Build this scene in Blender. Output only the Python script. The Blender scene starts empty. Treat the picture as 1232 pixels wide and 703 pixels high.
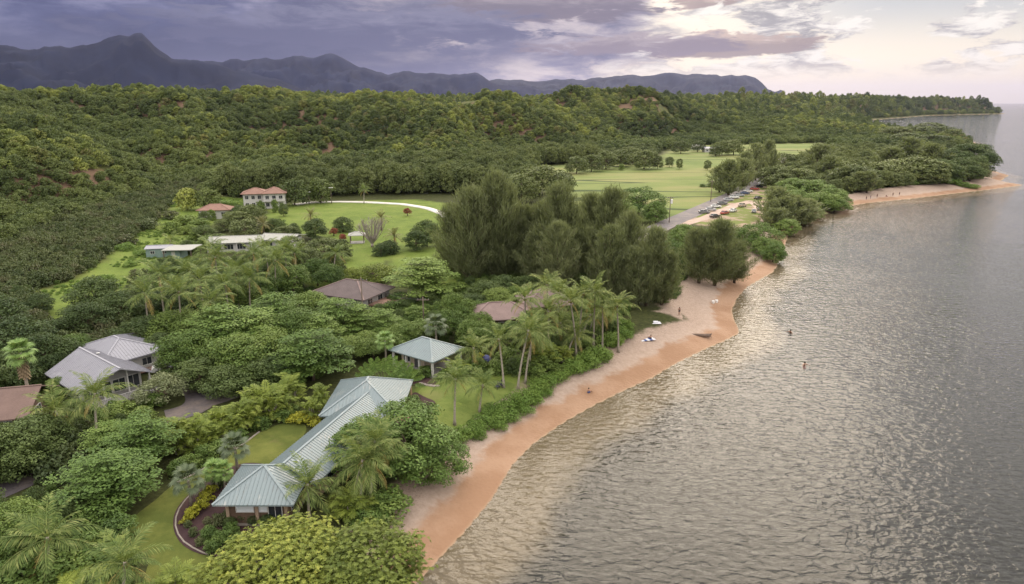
import bpy, bmesh, math, random
import numpy as np
from mathutils import Vector, Matrix

R = math.radians
scene = bpy.context.scene
COL = scene.collection

# ------------------------------------------------------------------ camera
CAM_H, PITCH, F_PX, PW, PH = 45.0, 15.6, 817.0, 1232.0, 703.0
cam_data = bpy.data.cameras.new('camera')
cam_data.sensor_width = 36.0
cam_data.lens = 36.0 * F_PX / PW
cam_data.clip_start = 0.5
cam_data.clip_end = 150000.0
cam = bpy.data.objects.new('camera', cam_data)
COL.objects.link(cam)
cam.location = (0, 0, CAM_H)
cam.rotation_euler = (R(90 - PITCH), 0, 0)
scene.camera = cam

# ------------------------------------------------------------------ light, exposure
SUN_AZ, SUN_EL = 14.0, 32.0            # degrees right of the view axis, above the horizon
EXPOSURE = 1.25
HAZE_DENSITY = 0.000022
scene.view_settings.view_transform = 'Standard'
scene.view_settings.look = 'None'
scene.view_settings.gamma = 1.0
scene.view_settings.use_curve_mapping = False
scene.view_settings.exposure = EXPOSURE
scene.cycles.max_bounces = 6
scene.cycles.diffuse_bounces = 2
scene.cycles.glossy_bounces = 2
scene.cycles.transmission_bounces = 3
scene.cycles.transparent_max_bounces = 6
scene.cycles.volume_bounces = 0
scene.cycles.sample_clamp_indirect = 4.0
scene.cycles.use_denoising = True
scene.cycles.denoiser = 'OPENIMAGEDENOISE'
scene.cycles.denoising_input_passes = 'RGB_ALBEDO_NORMAL'
scene.cycles.denoising_prefilter = 'ACCURATE'
scene.cycles.caustics_reflective = False
scene.cycles.caustics_refractive = False

sun_data = bpy.data.lights.new('sun', 'SUN')
sun_data.energy = 0.75
sun_data.angle = R(36)
sun_data.color = (1.0, 0.84, 0.64)
sun = bpy.data.objects.new('sun', sun_data)
COL.objects.link(sun)
sun.rotation_euler = (R(90 - SUN_EL), 0, R(180 - SUN_AZ))
sun.location = (40, 150, 120)


class Nodes:
    """small helper round a node tree"""
    def __init__(self, tree):
        self.t = tree
        self.n = tree.nodes
        self.l = tree.links

    def new(self, typ, ins=None, **props):
        nd = self.n.new(typ)
        for k, v in props.items():
            setattr(nd, k, v)
        for k, v in (ins or {}).items():
            self.put(nd.inputs[k], v)
        return nd

    def put(self, sock, v):
        if isinstance(v, bpy.types.NodeSocket):
            self.l.new(v, sock)
        elif isinstance(v, bpy.types.Node):
            self.l.new(v.outputs[0], sock)
        else:
            if sock.type == 'RGBA' and not isinstance(v, float) and len(v) == 3:
                v = (*v, 1.0)
            sock.default_value = v

    def math(self, op, a, b=0.0, c=None, clamp=False):
        nd = self.new('ShaderNodeMath', {0: a, 1: b}, operation=op, use_clamp=clamp)
        if c is not None:
            self.put(nd.inputs[2], c)
        return nd.outputs[0]

    def mix(self, f, a, b, blend='MIX'):
        nd = self.new('ShaderNodeMix', data_type='RGBA', blend_type=blend)
        nd.clamp_factor = True
        self.put(nd.inputs[0], f)
        self.put(nd.inputs[6], a)
        self.put(nd.inputs[7], b)
        return nd.outputs[2]

    def step(self, x, lo, hi, a=0.0, b=1.0):
        nd = self.new('ShaderNodeMapRange', {0: x, 1: lo, 2: hi, 3: a, 4: b}, interpolation_type='SMOOTHSTEP')
        return nd.outputs[0]

    def noise(self, vec, scale, detail=4.0, rough=0.55, dist=0.0, out=0):
        nd = self.new('ShaderNodeTexNoise', {'Scale': scale, 'Detail': detail, 'Roughness': rough, 'Distortion': dist})
        if vec is not None:
            self.put(nd.inputs['Vector'], vec)
        return nd.outputs[out]

    def mapping(self, vec, scale=(1, 1, 1), rot=(0, 0, 0), loc=(0, 0, 0)):
        nd = self.new('ShaderNodeMapping', {'Vector': vec, 'Scale': scale, 'Rotation': rot, 'Location': loc})
        return nd.outputs[0]

    def ramp(self, f, stops):
        nd = self.new('ShaderNodeValToRGB', {0: f})
        e = nd.color_ramp.elements
        while len(e) < len(stops):
            e.new(0.5)
        for el, (p, c) in zip(e, stops):
            el.position = p
            el.color = (*c, 1.0)
        return nd.outputs[0]


# ------------------------------------------------------------------ sky
world = bpy.data.worlds.new('World')
scene.world = world
world.use_nodes = True
world.cycles.sampling_method = 'MANUAL'
world.cycles.sample_map_resolution = 256


def build_world():
    world.node_tree.nodes.clear()
    k = Nodes(world.node_tree)
    tc = k.new('ShaderNodeTexCoord').outputs['Generated']
    sp = k.new('ShaderNodeSeparateXYZ', {0: tc})
    dx, dy, dz = sp.outputs
    az = k.math('ARCTAN2', dx, dy)                       # 0 straight ahead, + to the right
    el = k.math('ARCSINE', dz)
    wob = k.noise(k.mapping(tc, (3, 3, 12)), 1.6, 7, 0.6, 0.4)
    wob2 = k.noise(k.mapping(tc, (5, 5, 17), loc=(3.1, 0.4, 1.7)), 1.9, 8, 0.62, 0.3)
    fine = k.noise(k.mapping(tc, (7, 7, 34), loc=(0.3, 2.2, 5.0)), 2.3, 8, 0.65, 0.5)
    w0 = k.math('SUBTRACT', wob, 0.5)
    w2 = k.math('SUBTRACT', wob2, 0.5)
    wf = k.math('SUBTRACT', fine, 0.5)
    # clear sky of a late afternoon
    sky = k.new('ShaderNodeTexSky', sky_type='NISHITA')
    sky.sun_disc = False
    sky.sun_elevation = R(SUN_EL)
    sky.sun_rotation = R(SUN_AZ)
    sky.altitude = 45
    sky.air_density = 1.0
    sky.dust_density = 2.0
    sky.ozone_density = 1.0
    nish = k.mix(1.0, sky.outputs[0], (0.10, 0.10, 0.10), 'MULTIPLY')
    # pale veil of thin cloud over the clear part
    sd = (math.sin(R(SUN_AZ)) * math.cos(R(SUN_EL)), math.cos(R(SUN_AZ)) * math.cos(R(SUN_EL)), math.sin(R(SUN_EL)))
    dt = k.new('ShaderNodeVectorMath', {0: tc, 1: sd}, operation='DOT_PRODUCT').outputs['Value']
    glow = k.step(az, 0.75, 0.20)
    veil = k.mix(glow, (0.41, 0.36, 0.295), (0.41, 0.365, 0.30))
    veil = k.mix(k.math('MULTIPLY', k.step(el, 0.045, 0.13), k.step(az, 0.22, 0.48)), veil, (0.185, 0.200, 0.215))
    clear = k.mix(0.94, nish, veil)
    # scattered fair-weather cumulus, white tops and grey undersides
    cum_n = k.math('ADD', wob2, k.math('MULTIPLY', wf, 0.5))
    cum = k.math('MULTIPLY', k.step(cum_n, 0.49, 0.57), k.step(el, 0.02, 0.06))
    cum_col = k.mix(k.step(fine, 0.42, 0.62), (0.15, 0.145, 0.15), (0.46, 0.43, 0.39))
    clear = k.mix(k.math('MULTIPLY', cum, 0.9), clear, cum_col)
    # the heavy cloud deck that rolls in from the mountains
    edge = k.math('ADD', k.math('ADD', az, k.math('MULTIPLY', w0, 0.34)), k.math('MULTIPLY', wf, 0.13))
    edge = k.math('SUBTRACT', edge, k.math('MULTIPLY', k.math('MAXIMUM', k.math('SUBTRACT', el, 0.03), 0.0), 0.9))
    deck = k.step(edge, 0.205, 0.10)
    deck_n = k.math('ADD', k.math('MULTIPLY', wob, 0.75), k.math('MULTIPLY', wob2, 0.55))
    deck_n = k.math('ADD', k.math('MULTIPLY', fine, 0.45), k.math('SUBTRACT', deck_n, 0.375))
    body = k.ramp(deck_n, [(0.34, (0.051, 0.053, 0.091)), (0.47, (0.084, 0.084, 0.124)), (0.56, (0.155, 0.142, 0.171)), (0.68, (0.271, 0.238, 0.242))])
    west = k.ramp(deck_n, [(0.34, (0.026, 0.031, 0.069)), (0.50, (0.050, 0.056, 0.107)), (0.68, (0.119, 0.120, 0.182))])
    body = k.mix(k.step(az, -0.10, -0.42), body, west)
    warm = k.math('MULTIPLY', k.step(az, -0.12, 0.16), k.step(k.math('ADD', el, k.math('MULTIPLY', wf, 0.06)), 0.068, 0.028))
    warm = k.math('MULTIPLY', warm, k.step(wob2, 0.44, 0.60))
    body = k.mix(k.math('MULTIPLY', warm, 0.9), body, (0.48, 0.40, 0.34))
    low = k.math('MULTIPLY', k.step(k.math('ADD', el, k.math('MULTIPLY', w0, 0.05)), 0.105, 0.055), k.step(az, 0.06, -0.25))
    body = k.mix(k.math('MULTIPLY', low, 0.85), body, (0.040, 0.045, 0.078))
    deck = k.math('MULTIPLY', deck, k.step(el, 1.5, 0.55, 0.55, 1.0))
    out = k.mix(deck, clear, body)
    # a few separate lower clouds drifting off the deck's edge, tan below
    def bank(a0, e0, ra, re, thr, col, col2):
        nonlocal out
        da = k.math('DIVIDE', k.math('SUBTRACT', az, a0), ra)
        de = k.math('DIVIDE', k.math('SUBTRACT', k.math('ADD', el, k.math('MULTIPLY', w2, 0.02)), e0), re)
        d = k.math('SQRT', k.math('ADD', k.math('MULTIPLY', da, da), k.math('MULTIPLY', de, de)))
        d = k.math('ADD', d, k.math('MULTIPLY', wf, 2.4))
        d = k.math('ADD', d, k.math('MULTIPLY', w2, 1.2))
        m = k.step(d, 1.0, thr + 0.2)
        c = k.mix(k.step(k.math('ADD', de, k.math('MULTIPLY', wf, 3.0)), -0.2, 0.9), col, col2)
        out = k.mix(k.math('MULTIPLY', m, 0.93), out, c)
    bank(0.215, 0.128, 0.045, 0.016, 0.4, (0.55, 0.48, 0.39), (0.62, 0.55, 0.46))
    bank(0.285, 0.073, 0.125, 0.017, 0.55, (0.155, 0.118, 0.108), (0.291, 0.223, 0.186))
    bank(0.255, 0.131, 0.05, 0.013, 0.5, (0.186, 0.143, 0.130), (0.341, 0.273, 0.229))
    bank(0.05, 0.128, 0.17, 0.026, 0.45, (0.090, 0.077, 0.096), (0.167, 0.146, 0.161))
    bank(0.145, 0.075, 0.16, 0.016, 0.45, (0.124, 0.102, 0.118), (0.205, 0.174, 0.180))
    bank(-0.22, 0.095, 0.30, 0.030, 0.45, (0.055, 0.058, 0.098), (0.105, 0.105, 0.150))
    # thin bright cloud overhead
    out = k.mix(k.step(el, 0.115, 0.34), out, (0.90, 0.85, 0.80))
    bg = k.new('ShaderNodeBackground', {'Color': out, 'Strength': 1.0})
    o = k.new('ShaderNodeOutputWorld')
    k.l.new(bg.outputs[0], o.inputs[0])


build_world()

# ------------------------------------------------------------------ pixels to places
CP, SP = math.cos(R(PITCH)), math.sin(R(PITCH))


def ray(u, v):
    a, b = (u - PW / 2) / F_PX, (PH / 2 - v) / F_PX
    return np.array([a, CP + b * SP, -SP + b * CP])


def at_z(u, v, z):
    d = ray(u, v)
    t = (z - CAM_H) / d[2]
    return np.array([d[0] * t, d[1] * t, z])


def at_depth(u, v, p):
    """point on the pixel's ray that is as far along the view axis as p"""
    d = ray(u, v)
    t = p[1] * CP + (CAM_H - p[2]) * SP
    return np.array([0, 0, CAM_H]) + d * t


def depth(p):
    return p[1] * CP + (CAM_H - p[2]) * SP


# ------------------------------------------------------------------ numpy noise
def _hash(ix, iy, seed):
    h = (ix.astype(np.int64) * 374761393 + iy.astype(np.int64) * 668265263 + seed * 974711) & 0x7fffffff
    h = ((h ^ (h >> 13)) * 1274126177) & 0x7fffffff
    return ((h ^ (h >> 16)) & 0xffff) / 65535.0


def vnoise(x, y, seed=0):
    x = np.asarray(x, float)
    y = np.asarray(y, float)
    ix, iy = np.floor(x), np.floor(y)
    fx, fy = x - ix, y - iy
    fx = fx * fx * fx * (fx * (fx * 6 - 15) + 10)
    fy = fy * fy * fy * (fy * (fy * 6 - 15) + 10)
    a, b = _hash(ix, iy, seed), _hash(ix + 1, iy, seed)
    c, d = _hash(ix, iy + 1, seed), _hash(ix + 1, iy + 1, seed)
    return (a * (1 - fx) + b * fx) * (1 - fy) + (c * (1 - fx) + d * fx) * fy - 0.5


def fbm(x, y, seed=0, octaves=4):
    s, a = 0.0, 1.0
    for i in range(octaves):
        s = s + a * vnoise(x * 2 ** i, y * 2 ** i, seed + i * 17)
        a *= 0.5
    return s


def sstep(x, lo, hi):
    t = np.clip((x - lo) / (hi - lo), 0, 1)
    return t * t * (3 - 2 * t)


# ------------------------------------------------------------------ coast and terrain
COAST_PX = [(508, 692), (534, 664), (559, 638), (590, 601), (617, 557), (641, 533), (675, 509), (710, 489), (748, 470), (782, 455), (812, 437), (846, 420),
            (872, 409), (887, 401), (888, 395), (882, 386), (879, 374), (886, 358), (899, 344), (915, 335), (929, 327), (935, 318), (937, 304), (945, 291),
            (947, 278), (960, 269), (983, 261), (1000, 254), (1013, 249), (1044, 244), (1095, 239), (1153, 232), (1198, 227), (1229, 222.5), (1212, 220), (1200, 219)]
coast = [at_z(u, v, 0)[:2] for u, v in COAST_PX]
near = [(-60, -260), (-55, -120), (-40, -30), (-28, 15), (-19, 38)]
far = [(318, 440), (345, 520), (410, 620), (500, 740), (560, 850), (600, 1000), (680, 1300), (900, 1800), (1500, 2520), (1990, 2860), (2080, 2960), (1950, 3300), (1200, 5200), (-9000, 5200), (-9000, -260)]
LAND = np.array(near + [tuple(c) for c in coast] + far, float)


def inside(poly, x, y):
    c = np.zeros(x.shape, bool)
    n = len(poly)
    for i in range(n):
        x0, y0 = poly[i]
        x1, y1 = poly[(i + 1) % n]
        if y0 == y1:
            continue
        m = (y0 > y) != (y1 > y)
        c ^= m & (x < (x1 - x0) * (y - y0) / (y1 - y0) + x0)
    return c


def edge_dist(poly, x, y, closed=True):
    d = np.full(x.shape, 1e18)
    n = len(poly)
    for i in range(n if closed else n - 1):
        ax, ay = poly[i]
        bx, by = poly[(i + 1) % n]
        ex, ey = bx - ax, by - ay
        t = np.clip(((x - ax) * ex + (y - ay) * ey) / (ex * ex + ey * ey), 0, 1)
        d = np.minimum(d, (x - ax - t * ex) ** 2 + (y - ay - t * ey) ** 2)
    return np.sqrt(d)


def coast_dist(x, y):
    d = edge_dist(LAND, x, y)
    return np.where(inside(LAND, x, y), d, -d)


#          u, foot of the slope (m), crest (m), crest height (m)
HILL = np.array([(-900, 60, 420, 34), (-300, 80, 560, 40), (-100, 105, 680, 46), (0, 135, 720, 48), (120, 205, 760, 50), (210, 290, 790, 51), (300, 352, 820, 48), (420, 372, 880, 43),
                 (560, 420, 930, 40), (700, 530, 950, 40), (830, 650, 1040, 42), (950, 670, 1090, 44), (1050, 690, 1150, 45), (1150, 760, 1250, 43), (1400, 900, 1400, 42)], float)


def hill_t(x, y):
    u = 616 + 848 * x / np.maximum(y, 1.0)
    u = np.where(y < 30, np.where(x < 0, -900, 1400), u)
    r = np.hypot(x, y)
    rf, rc, zc = (np.interp(u, HILL[:, 0], HILL[:, i]) for i in (1, 2, 3))
    return (r - rf) / (rc - rf), zc, r


def ground_z(x, y, d=None):
    x = np.asarray(x, float)
    y = np.asarray(y, float)
    if d is None:
        d = coast_dist(x, y)
    z = np.interp(d, [-400, -120, -40, -14, -6, 0, 5, 9, 13, 40, 200], [-7, -4.2, -2.2, -1.0, -0.45, 0.0, 0.95, 1.9, 2.9, 3.1, 3.6])
    z = z + 0.10 * fbm(x / 9, y / 9, 5, 3) * sstep(d, 2, 12)
    t, zc, r = hill_t(x, y)
    tc = np.clip(t, 0, 1)
    prof = 0.60 * (1 - (1 - tc) ** 1.7) + 0.40 * sstep(tc, 0, 1)
    w = sstep(t, 0.0, 0.25)
    gul = fbm(x / 190 + 3.3, y / 230, 11, 4) * 62 + np.abs(fbm(x / 105, y / 130, 23, 3)) * -52 + 9
    gul = gul * w * np.interp(t, [0, 0.3, 0.75, 1.0, 1.5], [0.3, 0.9, 0.72, 0.10, 0.05])
    land = sstep(d, 20, np.interp(r, [1000, 2300], [420, 70]))
    hill = (prof * (zc - 3.5) + gul) * land
    return np.where(d > 0, z + np.maximum(hill, 0), z)


def gz(x, y):
    return float(ground_z(np.array([x]), np.array([y]))[0])


def G(u, v):
    """where the pixel's ray meets the ground"""
    d = ray(u, v)
    lo = 20.0
    for t in np.geomspace(30, 4000, 260):
        p = np.array([0, 0, CAM_H]) + d * t
        if p[2] < max(gz(p[0], p[1]), 0):
            hi = t
            break
        lo = t
    else:
        hi = 4000
    for _ in range(14):
        m = (lo + hi) / 2
        p = np.array([0, 0, CAM_H]) + d * m
        if p[2] < max(gz(p[0], p[1]), 0):
            hi = m
        else:
            lo = m
    return p


def G0(u, v, z=3.1):
    """the same on the flat coastal plain"""
    for _ in range(3):
        p = at_z(u, v, z)
        z = max(gz(p[0], p[1]), 0)
    return at_z(u, v, z)


# ------------------------------------------------------------------ mesh helpers
def tag(o, label=None, cat=None, group=None, kind=None):
    if label:
        o['label'] = label
    if cat:
        o['category'] = cat
    if group:
        o['group'] = group
    if kind:
        o['kind'] = kind
    return o


def link(name, me, parent=None, loc=(0, 0, 0), rot=(0, 0, 0), scale=(1, 1, 1)):
    o = bpy.data.objects.new(name, me)
    COL.objects.link(o)
    o.location = loc
    o.rotation_euler = rot
    o.scale = scale
    if parent is not None:
        o.parent = parent
    return o


def thing(name, label, cat, loc, rz=0.0, group=None):
    o = bpy.data.objects.new(name, None)
    COL.objects.link(o)
    o.empty_display_size = 0.3
    o.location = loc
    o.rotation_euler = (0, 0, rz)
    return tag(o, label, cat, group)


def mesh_np(name, V, F, mat, tint=None, smooth=False, attrs=None):
    """V: n x 3, F: m x k"""
    V = np.ascontiguousarray(V, np.float32)
    F = np.ascontiguousarray(F, np.int32)
    me = bpy.data.meshes.new(name)
    me.vertices.add(len(V))
    me.vertices.foreach_set('co', V.ravel())
    m, kk = F.shape
    me.loops.add(m * kk)
    me.loops.foreach_set('vertex_index', F.ravel())
    me.polygons.add(m)
    me.polygons.foreach_set('loop_start', np.arange(0, m * kk, kk, dtype=np.int32))
    me.polygons.foreach_set('loop_total', np.full(m, kk, np.int32))
    if smooth:
        me.polygons.foreach_set('use_smooth', np.ones(m, bool))
    me.update(calc_edges=True)
    at = dict(attrs or {})
    if tint is not None:
        at['tint'] = tint
    for nm, arr in at.items():
        a = me.attributes.new(nm, 'FLOAT', 'POINT')
        a.data.foreach_set('value', np.ascontiguousarray(arr, np.float32))
    if mat is not None:
        me.materials.append(mat)
    return me


class MB:
    """collects plain shapes into one mesh"""
    def __init__(self):
        self.v, self.f = [], []

    def add(self, v, f):
        o = len(self.v)
        self.v += [tuple(map(float, p)) for p in v]
        self.f += [tuple(i + o for i in q) for q in f]

    def box(self, x0, x1, y0, y1, z0, z1, M=None):
        v = [(x, y, z) for z in (z0, z1) for x, y in ((x0, y0), (x1, y0), (x1, y1), (x0, y1))]
        if M is not None:
            v = [M @ Vector(p) for p in v]
        self.add(v, [(3, 2, 1, 0), (4, 5, 6, 7), (0, 1, 5, 4), (1, 2, 6, 5), (2, 3, 7, 6), (3, 0, 4, 7)])

    def bar(self, a, b, w, h=None, up=(0, 0, 1)):
        a, b = Vector(a), Vector(b)
        d = (b - a)
        L = d.length
        if L < 1e-6:
            return
        d /= L
        s = d.cross(Vector(up))
        if s.length < 1e-4:
            s = d.cross(Vector((1, 0, 0)))
        s.normalize()
        t = s.cross(d)
        h = w if h is None else h
        v = [p + s * (w / 2) * i + t * (h / 2) * j for p in (a, b) for i, j in ((-1, -1), (1, -1), (1, 1), (-1, 1))]
        self.add(v, [(0, 1, 2, 3), (7, 6, 5, 4), (0, 4, 5, 1), (1, 5, 6, 2), (2, 6, 7, 3), (3, 7, 4, 0)])

    def tube(self, pts, rad, n=7, cap=True):
        pts = [Vector(p) for p in pts]
        if not hasattr(rad, '__len__'):
            rad = [rad] * len(pts)
        rings = []
        for i, p in enumerate(pts):
            d = (pts[min(i + 1, len(pts) - 1)] - pts[max(i - 1, 0)]).normalized()
            s = d.cross(Vector((0.13, 0.99, 0.05))).normalized()
            t = s.cross(d)
            rings.append([p + (s * math.cos(2 * math.pi * j / n) + t * math.sin(2 * math.pi * j / n)) * rad[i] for j in range(n)])
        v = [p for r in rings for p in r]
        f = [(i * n + j, i * n + (j + 1) % n, (i + 1) * n + (j + 1) % n, (i + 1) * n + j) for i in range(len(pts) - 1) for j in range(n)]
        if cap:
            f += [tuple(range(n))[::-1], tuple(range((len(pts) - 1) * n, len(pts) * n))]
        self.add(v, f)

    def lathe(self, prof, n=10, c=(0, 0, 0)):
        v = [(c[0] + r * math.cos(2 * math.pi * j / n), c[1] + r * math.sin(2 * math.pi * j / n), c[2] + z) for r, z in prof for j in range(n)]
        f = [(i * n + j, i * n + (j + 1) % n, (i + 1) * n + (j + 1) % n, (i + 1) * n + j) for i in range(len(prof) - 1) for j in range(n)]
        self.add(v, f + [tuple(range(n))[::-1], tuple(range((len(prof) - 1) * n, len(prof) * n))])

    def mesh(self, name, mat, smooth=False, bevel=0.0):
        me = bpy.data.meshes.new(name)
        me.from_pydata(self.v, [], self.f)
        me.update()
        if bevel:
            bm = bmesh.new()
            bm.from_mesh(me)
            bmesh.ops.bevel(bm, geom=bm.edges[:], offset=bevel, segments=1, affect='EDGES')
            bm.to_mesh(me)
            bm.free()
        if smooth:
            me.polygons.foreach_set('use_smooth', np.ones(len(me.polygons), bool))
        if mat is not None:
            me.materials.append(mat)
        return me

    def build(self, name, mat, parent=None, smooth=False, bevel=0.0):
        return link(name, self.mesh(name, mat, smooth, bevel), parent)


# ------------------------------------------------------------------ materials
MATS = {}


def new_mat(name):
    m = bpy.data.materials.new(name)
    m.use_nodes = True
    m.node_tree.nodes.clear()
    k = Nodes(m.node_tree)
    out = k.new('ShaderNodeOutputMaterial')
    MATS[name] = m
    return m, k, out


def plain(name, col, rough=0.7, var=0.15, scale=1.5, metal=0.0, spec=0.3, bump=0.0, bscale=20.0, coat=0.0):
    """a painted, wooden or stone surface with worn, uneven colour"""
    m, k, out = new_mat(name)
    tc = k.new('ShaderNodeTexCoord').outputs['Object']
    n = k.noise(tc, scale, 6, 0.62)
    n2 = k.noise(tc, scale * 9, 3, 0.6)
    f = k.math('ADD', k.math('MULTIPLY', n, 0.7), k.math('MULTIPLY', n2, 0.3))
    lo = tuple(c * (1 - var * 1.7) for c in col)
    hi = tuple(min(1, c * (1 + var * 1.3)) for c in col)
    c = k.ramp(f, [(0.3, lo), (0.7, hi)])
    b = k.new('ShaderNodeBsdfPrincipled', {'Base Color': c, 'Roughness': rough, 'Metallic': metal, 'Specular IOR Level': spec, 'Coat Weight': coat})
    if bump:
        bn = k.new('ShaderNodeBump', {'Strength': bump, 'Distance': 0.03, 'Height': k.noise(tc, bscale, 3)})
        k.l.new(bn.outputs[0], b.inputs['Normal'])
    k.l.new(b.outputs[0], out.inputs[0])
    return m


def leaf_mat(name, dark, mid, light, trans=0.16, patch=0.012, spread=1.0, spec=0.25, dry=None):
    """leaves: every leaf, every plant and every stand of plants has its own green"""
    m, k, out = new_mat(name)
    oi = k.new('ShaderNodeObjectInfo')
    tint = k.new('ShaderNodeAttribute', attribute_name='tint').outputs['Fac']
    stand = k.noise(oi.outputs['Location'], patch, 3, 0.6)
    f = k.math('ADD', k.math('MULTIPLY', tint, 0.46), k.math('MULTIPLY', oi.outputs['Random'], 0.30 * spread))
    f = k.math('ADD', f, k.math('MULTIPLY', k.math('SUBTRACT', stand, 0.5), 1.5 * spread))
    f = k.math('ADD', f, 0.18)
    c = k.ramp(f, [(0.12, dark), (0.5, mid), (0.95, light)])
    if dry:
        r2 = k.math('FRACT', k.math('MULTIPLY', oi.outputs['Random'], 17.3))
        c = k.mix(k.math('MULTIPLY', k.step(r2, 0.62, 0.95), k.step(tint, 0.15, 0.8)), c, dry)
    b = k.new('ShaderNodeBsdfPrincipled', {'Base Color': c, 'Roughness': 0.55, 'Specular IOR Level': spec})
    t = k.new('ShaderNodeBsdfTranslucent', {'Color': k.mix(0.5, c, (0.20, 0.24, 0.03))})
    mx = k.new('ShaderNodeMixShader', {0: trans, 1: b.outputs[0], 2: t.outputs[0]})
    k.l.new(mx.outputs[0], out.inputs[0])
    return m


# greens
leaf_mat('leaf_almond', (0.053, 0.100, 0.025), (0.123, 0.200, 0.043), (0.273, 0.360, 0.095))
leaf_mat('leaf_broad', (0.044, 0.085, 0.021), (0.101, 0.165, 0.036), (0.229, 0.300, 0.071))
leaf_mat('leaf_dark', (0.035, 0.062, 0.023), (0.075, 0.115, 0.036), (0.141, 0.190, 0.059))
leaf_mat('leaf_rosette', (0.045, 0.078, 0.018), (0.205, 0.250, 0.045), (0.600, 0.570, 0.110), spread=0.5)
leaf_mat('leaf_naupaka', (0.075, 0.145, 0.028), (0.150, 0.245, 0.045), (0.28, 0.37, 0.08), spread=0.5)
leaf_mat('leaf_ironwood', (0.110, 0.132, 0.063), (0.198, 0.226, 0.110), (0.317, 0.340, 0.176), trans=0.4, spread=0.7)
leaf_mat('leaf_palm', (0.060, 0.105, 0.028), (0.155, 0.215, 0.055), (0.440, 0.440, 0.160), trans=0.28, spread=0.45)
leaf_mat('leaf_palm_old', (0.292, 0.228, 0.079), (0.438, 0.333, 0.111), (0.621, 0.456, 0.158), trans=0.2, spread=0.4)
leaf_mat('leaf_date', (0.113, 0.119, 0.046), (0.202, 0.197, 0.075), (0.353, 0.298, 0.128), spread=0.4)
leaf_mat('leaf_areca', (0.096, 0.140, 0.027), (0.193, 0.246, 0.042), (0.385, 0.421, 0.083), spread=0.5)
leaf_mat('leaf_fan', (0.055, 0.082, 0.042), (0.105, 0.140, 0.075), (0.21, 0.245, 0.14), spread=0.5)
leaf_mat('leaf_traveller', (0.096, 0.167, 0.046), (0.169, 0.273, 0.067), (0.353, 0.474, 0.165), spread=0.4)
leaf_mat('leaf_croton', (0.160, 0.180, 0.020), (0.330, 0.330, 0.030), (0.500, 0.460, 0.060), spread=0.5)
leaf_mat('leaf_red', (0.164, 0.039, 0.032), (0.256, 0.062, 0.044), (0.365, 0.105, 0.063), spread=0.5)
leaf_mat('leaf_scrub', (0.042, 0.066, 0.025), (0.086, 0.115, 0.043), (0.167, 0.190, 0.081), dry=(0.132, 0.125, 0.068), patch=0.02)
leaf_mat('leaf_hill', (0.080, 0.112, 0.030), (0.180, 0.225, 0.056), (0.400, 0.430, 0.100), dry=(0.192, 0.160, 0.072), patch=0.0085, spread=1.0)
leaf_mat('leaf_gully_shade', (0.040, 0.064, 0.022), (0.100, 0.138, 0.042), (0.210, 0.250, 0.075), patch=0.0085)  # dark gully growth, with shade of the relief put into its green
leaf_mat('leaf_far', (0.062, 0.086, 0.030), (0.119, 0.152, 0.053), (0.220, 0.250, 0.085), patch=0.006)
leaf_mat('leaf_grey', (0.113, 0.140, 0.067), (0.202, 0.228, 0.113), (0.321, 0.351, 0.180), spread=0.4)
plain('bark', (0.14, 0.105, 0.075), 0.9, 0.3, 3.0, bump=0.6)
plain('bark_palm', (0.30, 0.265, 0.215), 0.9, 0.25, 4.0, bump=0.5)
plain('bark_pale', (0.30, 0.26, 0.235), 0.9, 0.2, 4.0, bump=0.4)
plain('coconut', (0.20, 0.17, 0.05), 0.6, 0.25)
plain('dead_skirt', (0.22, 0.165, 0.10), 0.9, 0.3, 6.0)


# metal roofing: sheets weathered from eave to ridge, teal paint chalked to grey in streaks
def roof_metal(name, col, worn, amount, rough=0.42):
    m, k, out = new_mat(name)
    tc = k.new('ShaderNodeTexCoord').outputs['Object']
    n = k.noise(k.mapping(tc, (0.5, 0.5, 0.5)), 0.8, 5, 0.6)
    streak = k.noise(k.mapping(tc, (2.4, 0.35, 0.35)), 1.6, 5, 0.7)
    f = k.math('ADD', k.math('MULTIPLY', n, 0.5), k.math('MULTIPLY', streak, 0.5))
    c = k.mix(k.step(f, 0.56 - amount, 0.70 - amount), col, worn)
    rust = k.noise(k.mapping(tc, (3.5, 0.6, 0.6), loc=(3, 1, 0)), 1.3, 4, 0.7)
    c = k.mix(k.math('MULTIPLY', k.step(rust, 0.56, 0.70), 0.75), c, tuple(x * 0.42 for x in worn))
    b = k.new('ShaderNodeBsdfPrincipled', {'Base Color': c, 'Roughness': rough, 'Metallic': 0.0, 'Specular IOR Level': 0.6})
    k.l.new(b.outputs[0], out.inputs[0])
    return m


roof_metal('roof_teal', (0.20, 0.25, 0.265), (0.37, 0.375, 0.36), 0.02)
roof_metal('roof_greymetal', (0.27, 0.27, 0.31), (0.36, 0.355, 0.38), 0.02, 0.5)
roof_metal('roof_pale', (0.32, 0.32, 0.29), (0.42, 0.41, 0.38), 0.02, 0.5)


def shingle(name, col, var=0.25):
    m, k, out = new_mat(name)
    tc = k.new('ShaderNodeTexCoord').outputs['Object']
    n = k.noise(tc, 0.5, 5, 0.6)
    n2 = k.noise(k.mapping(tc, (2, 2, 5)), 2.6, 3, 0.7)
    f = k.math('ADD', k.math('MULTIPLY', n, 0.5), k.math('MULTIPLY', n2, 0.5))
    c = k.ramp(f, [(0.3, tuple(x * (1 - var) for x in col)), (0.7, tuple(x * (1 + var) for x in col))])
    bn = k.new('ShaderNodeBump', {'Strength': 0.5, 'Distance': 0.03, 'Height': n2})
    b = k.new('ShaderNodeBsdfPrincipled', {'Base Color': c, 'Roughness': 0.85, 'Specular IOR Level': 0.2, 'Normal': bn.outputs[0]})
    k.l.new(b.outputs[0], out.inputs[0])
    return m


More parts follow.
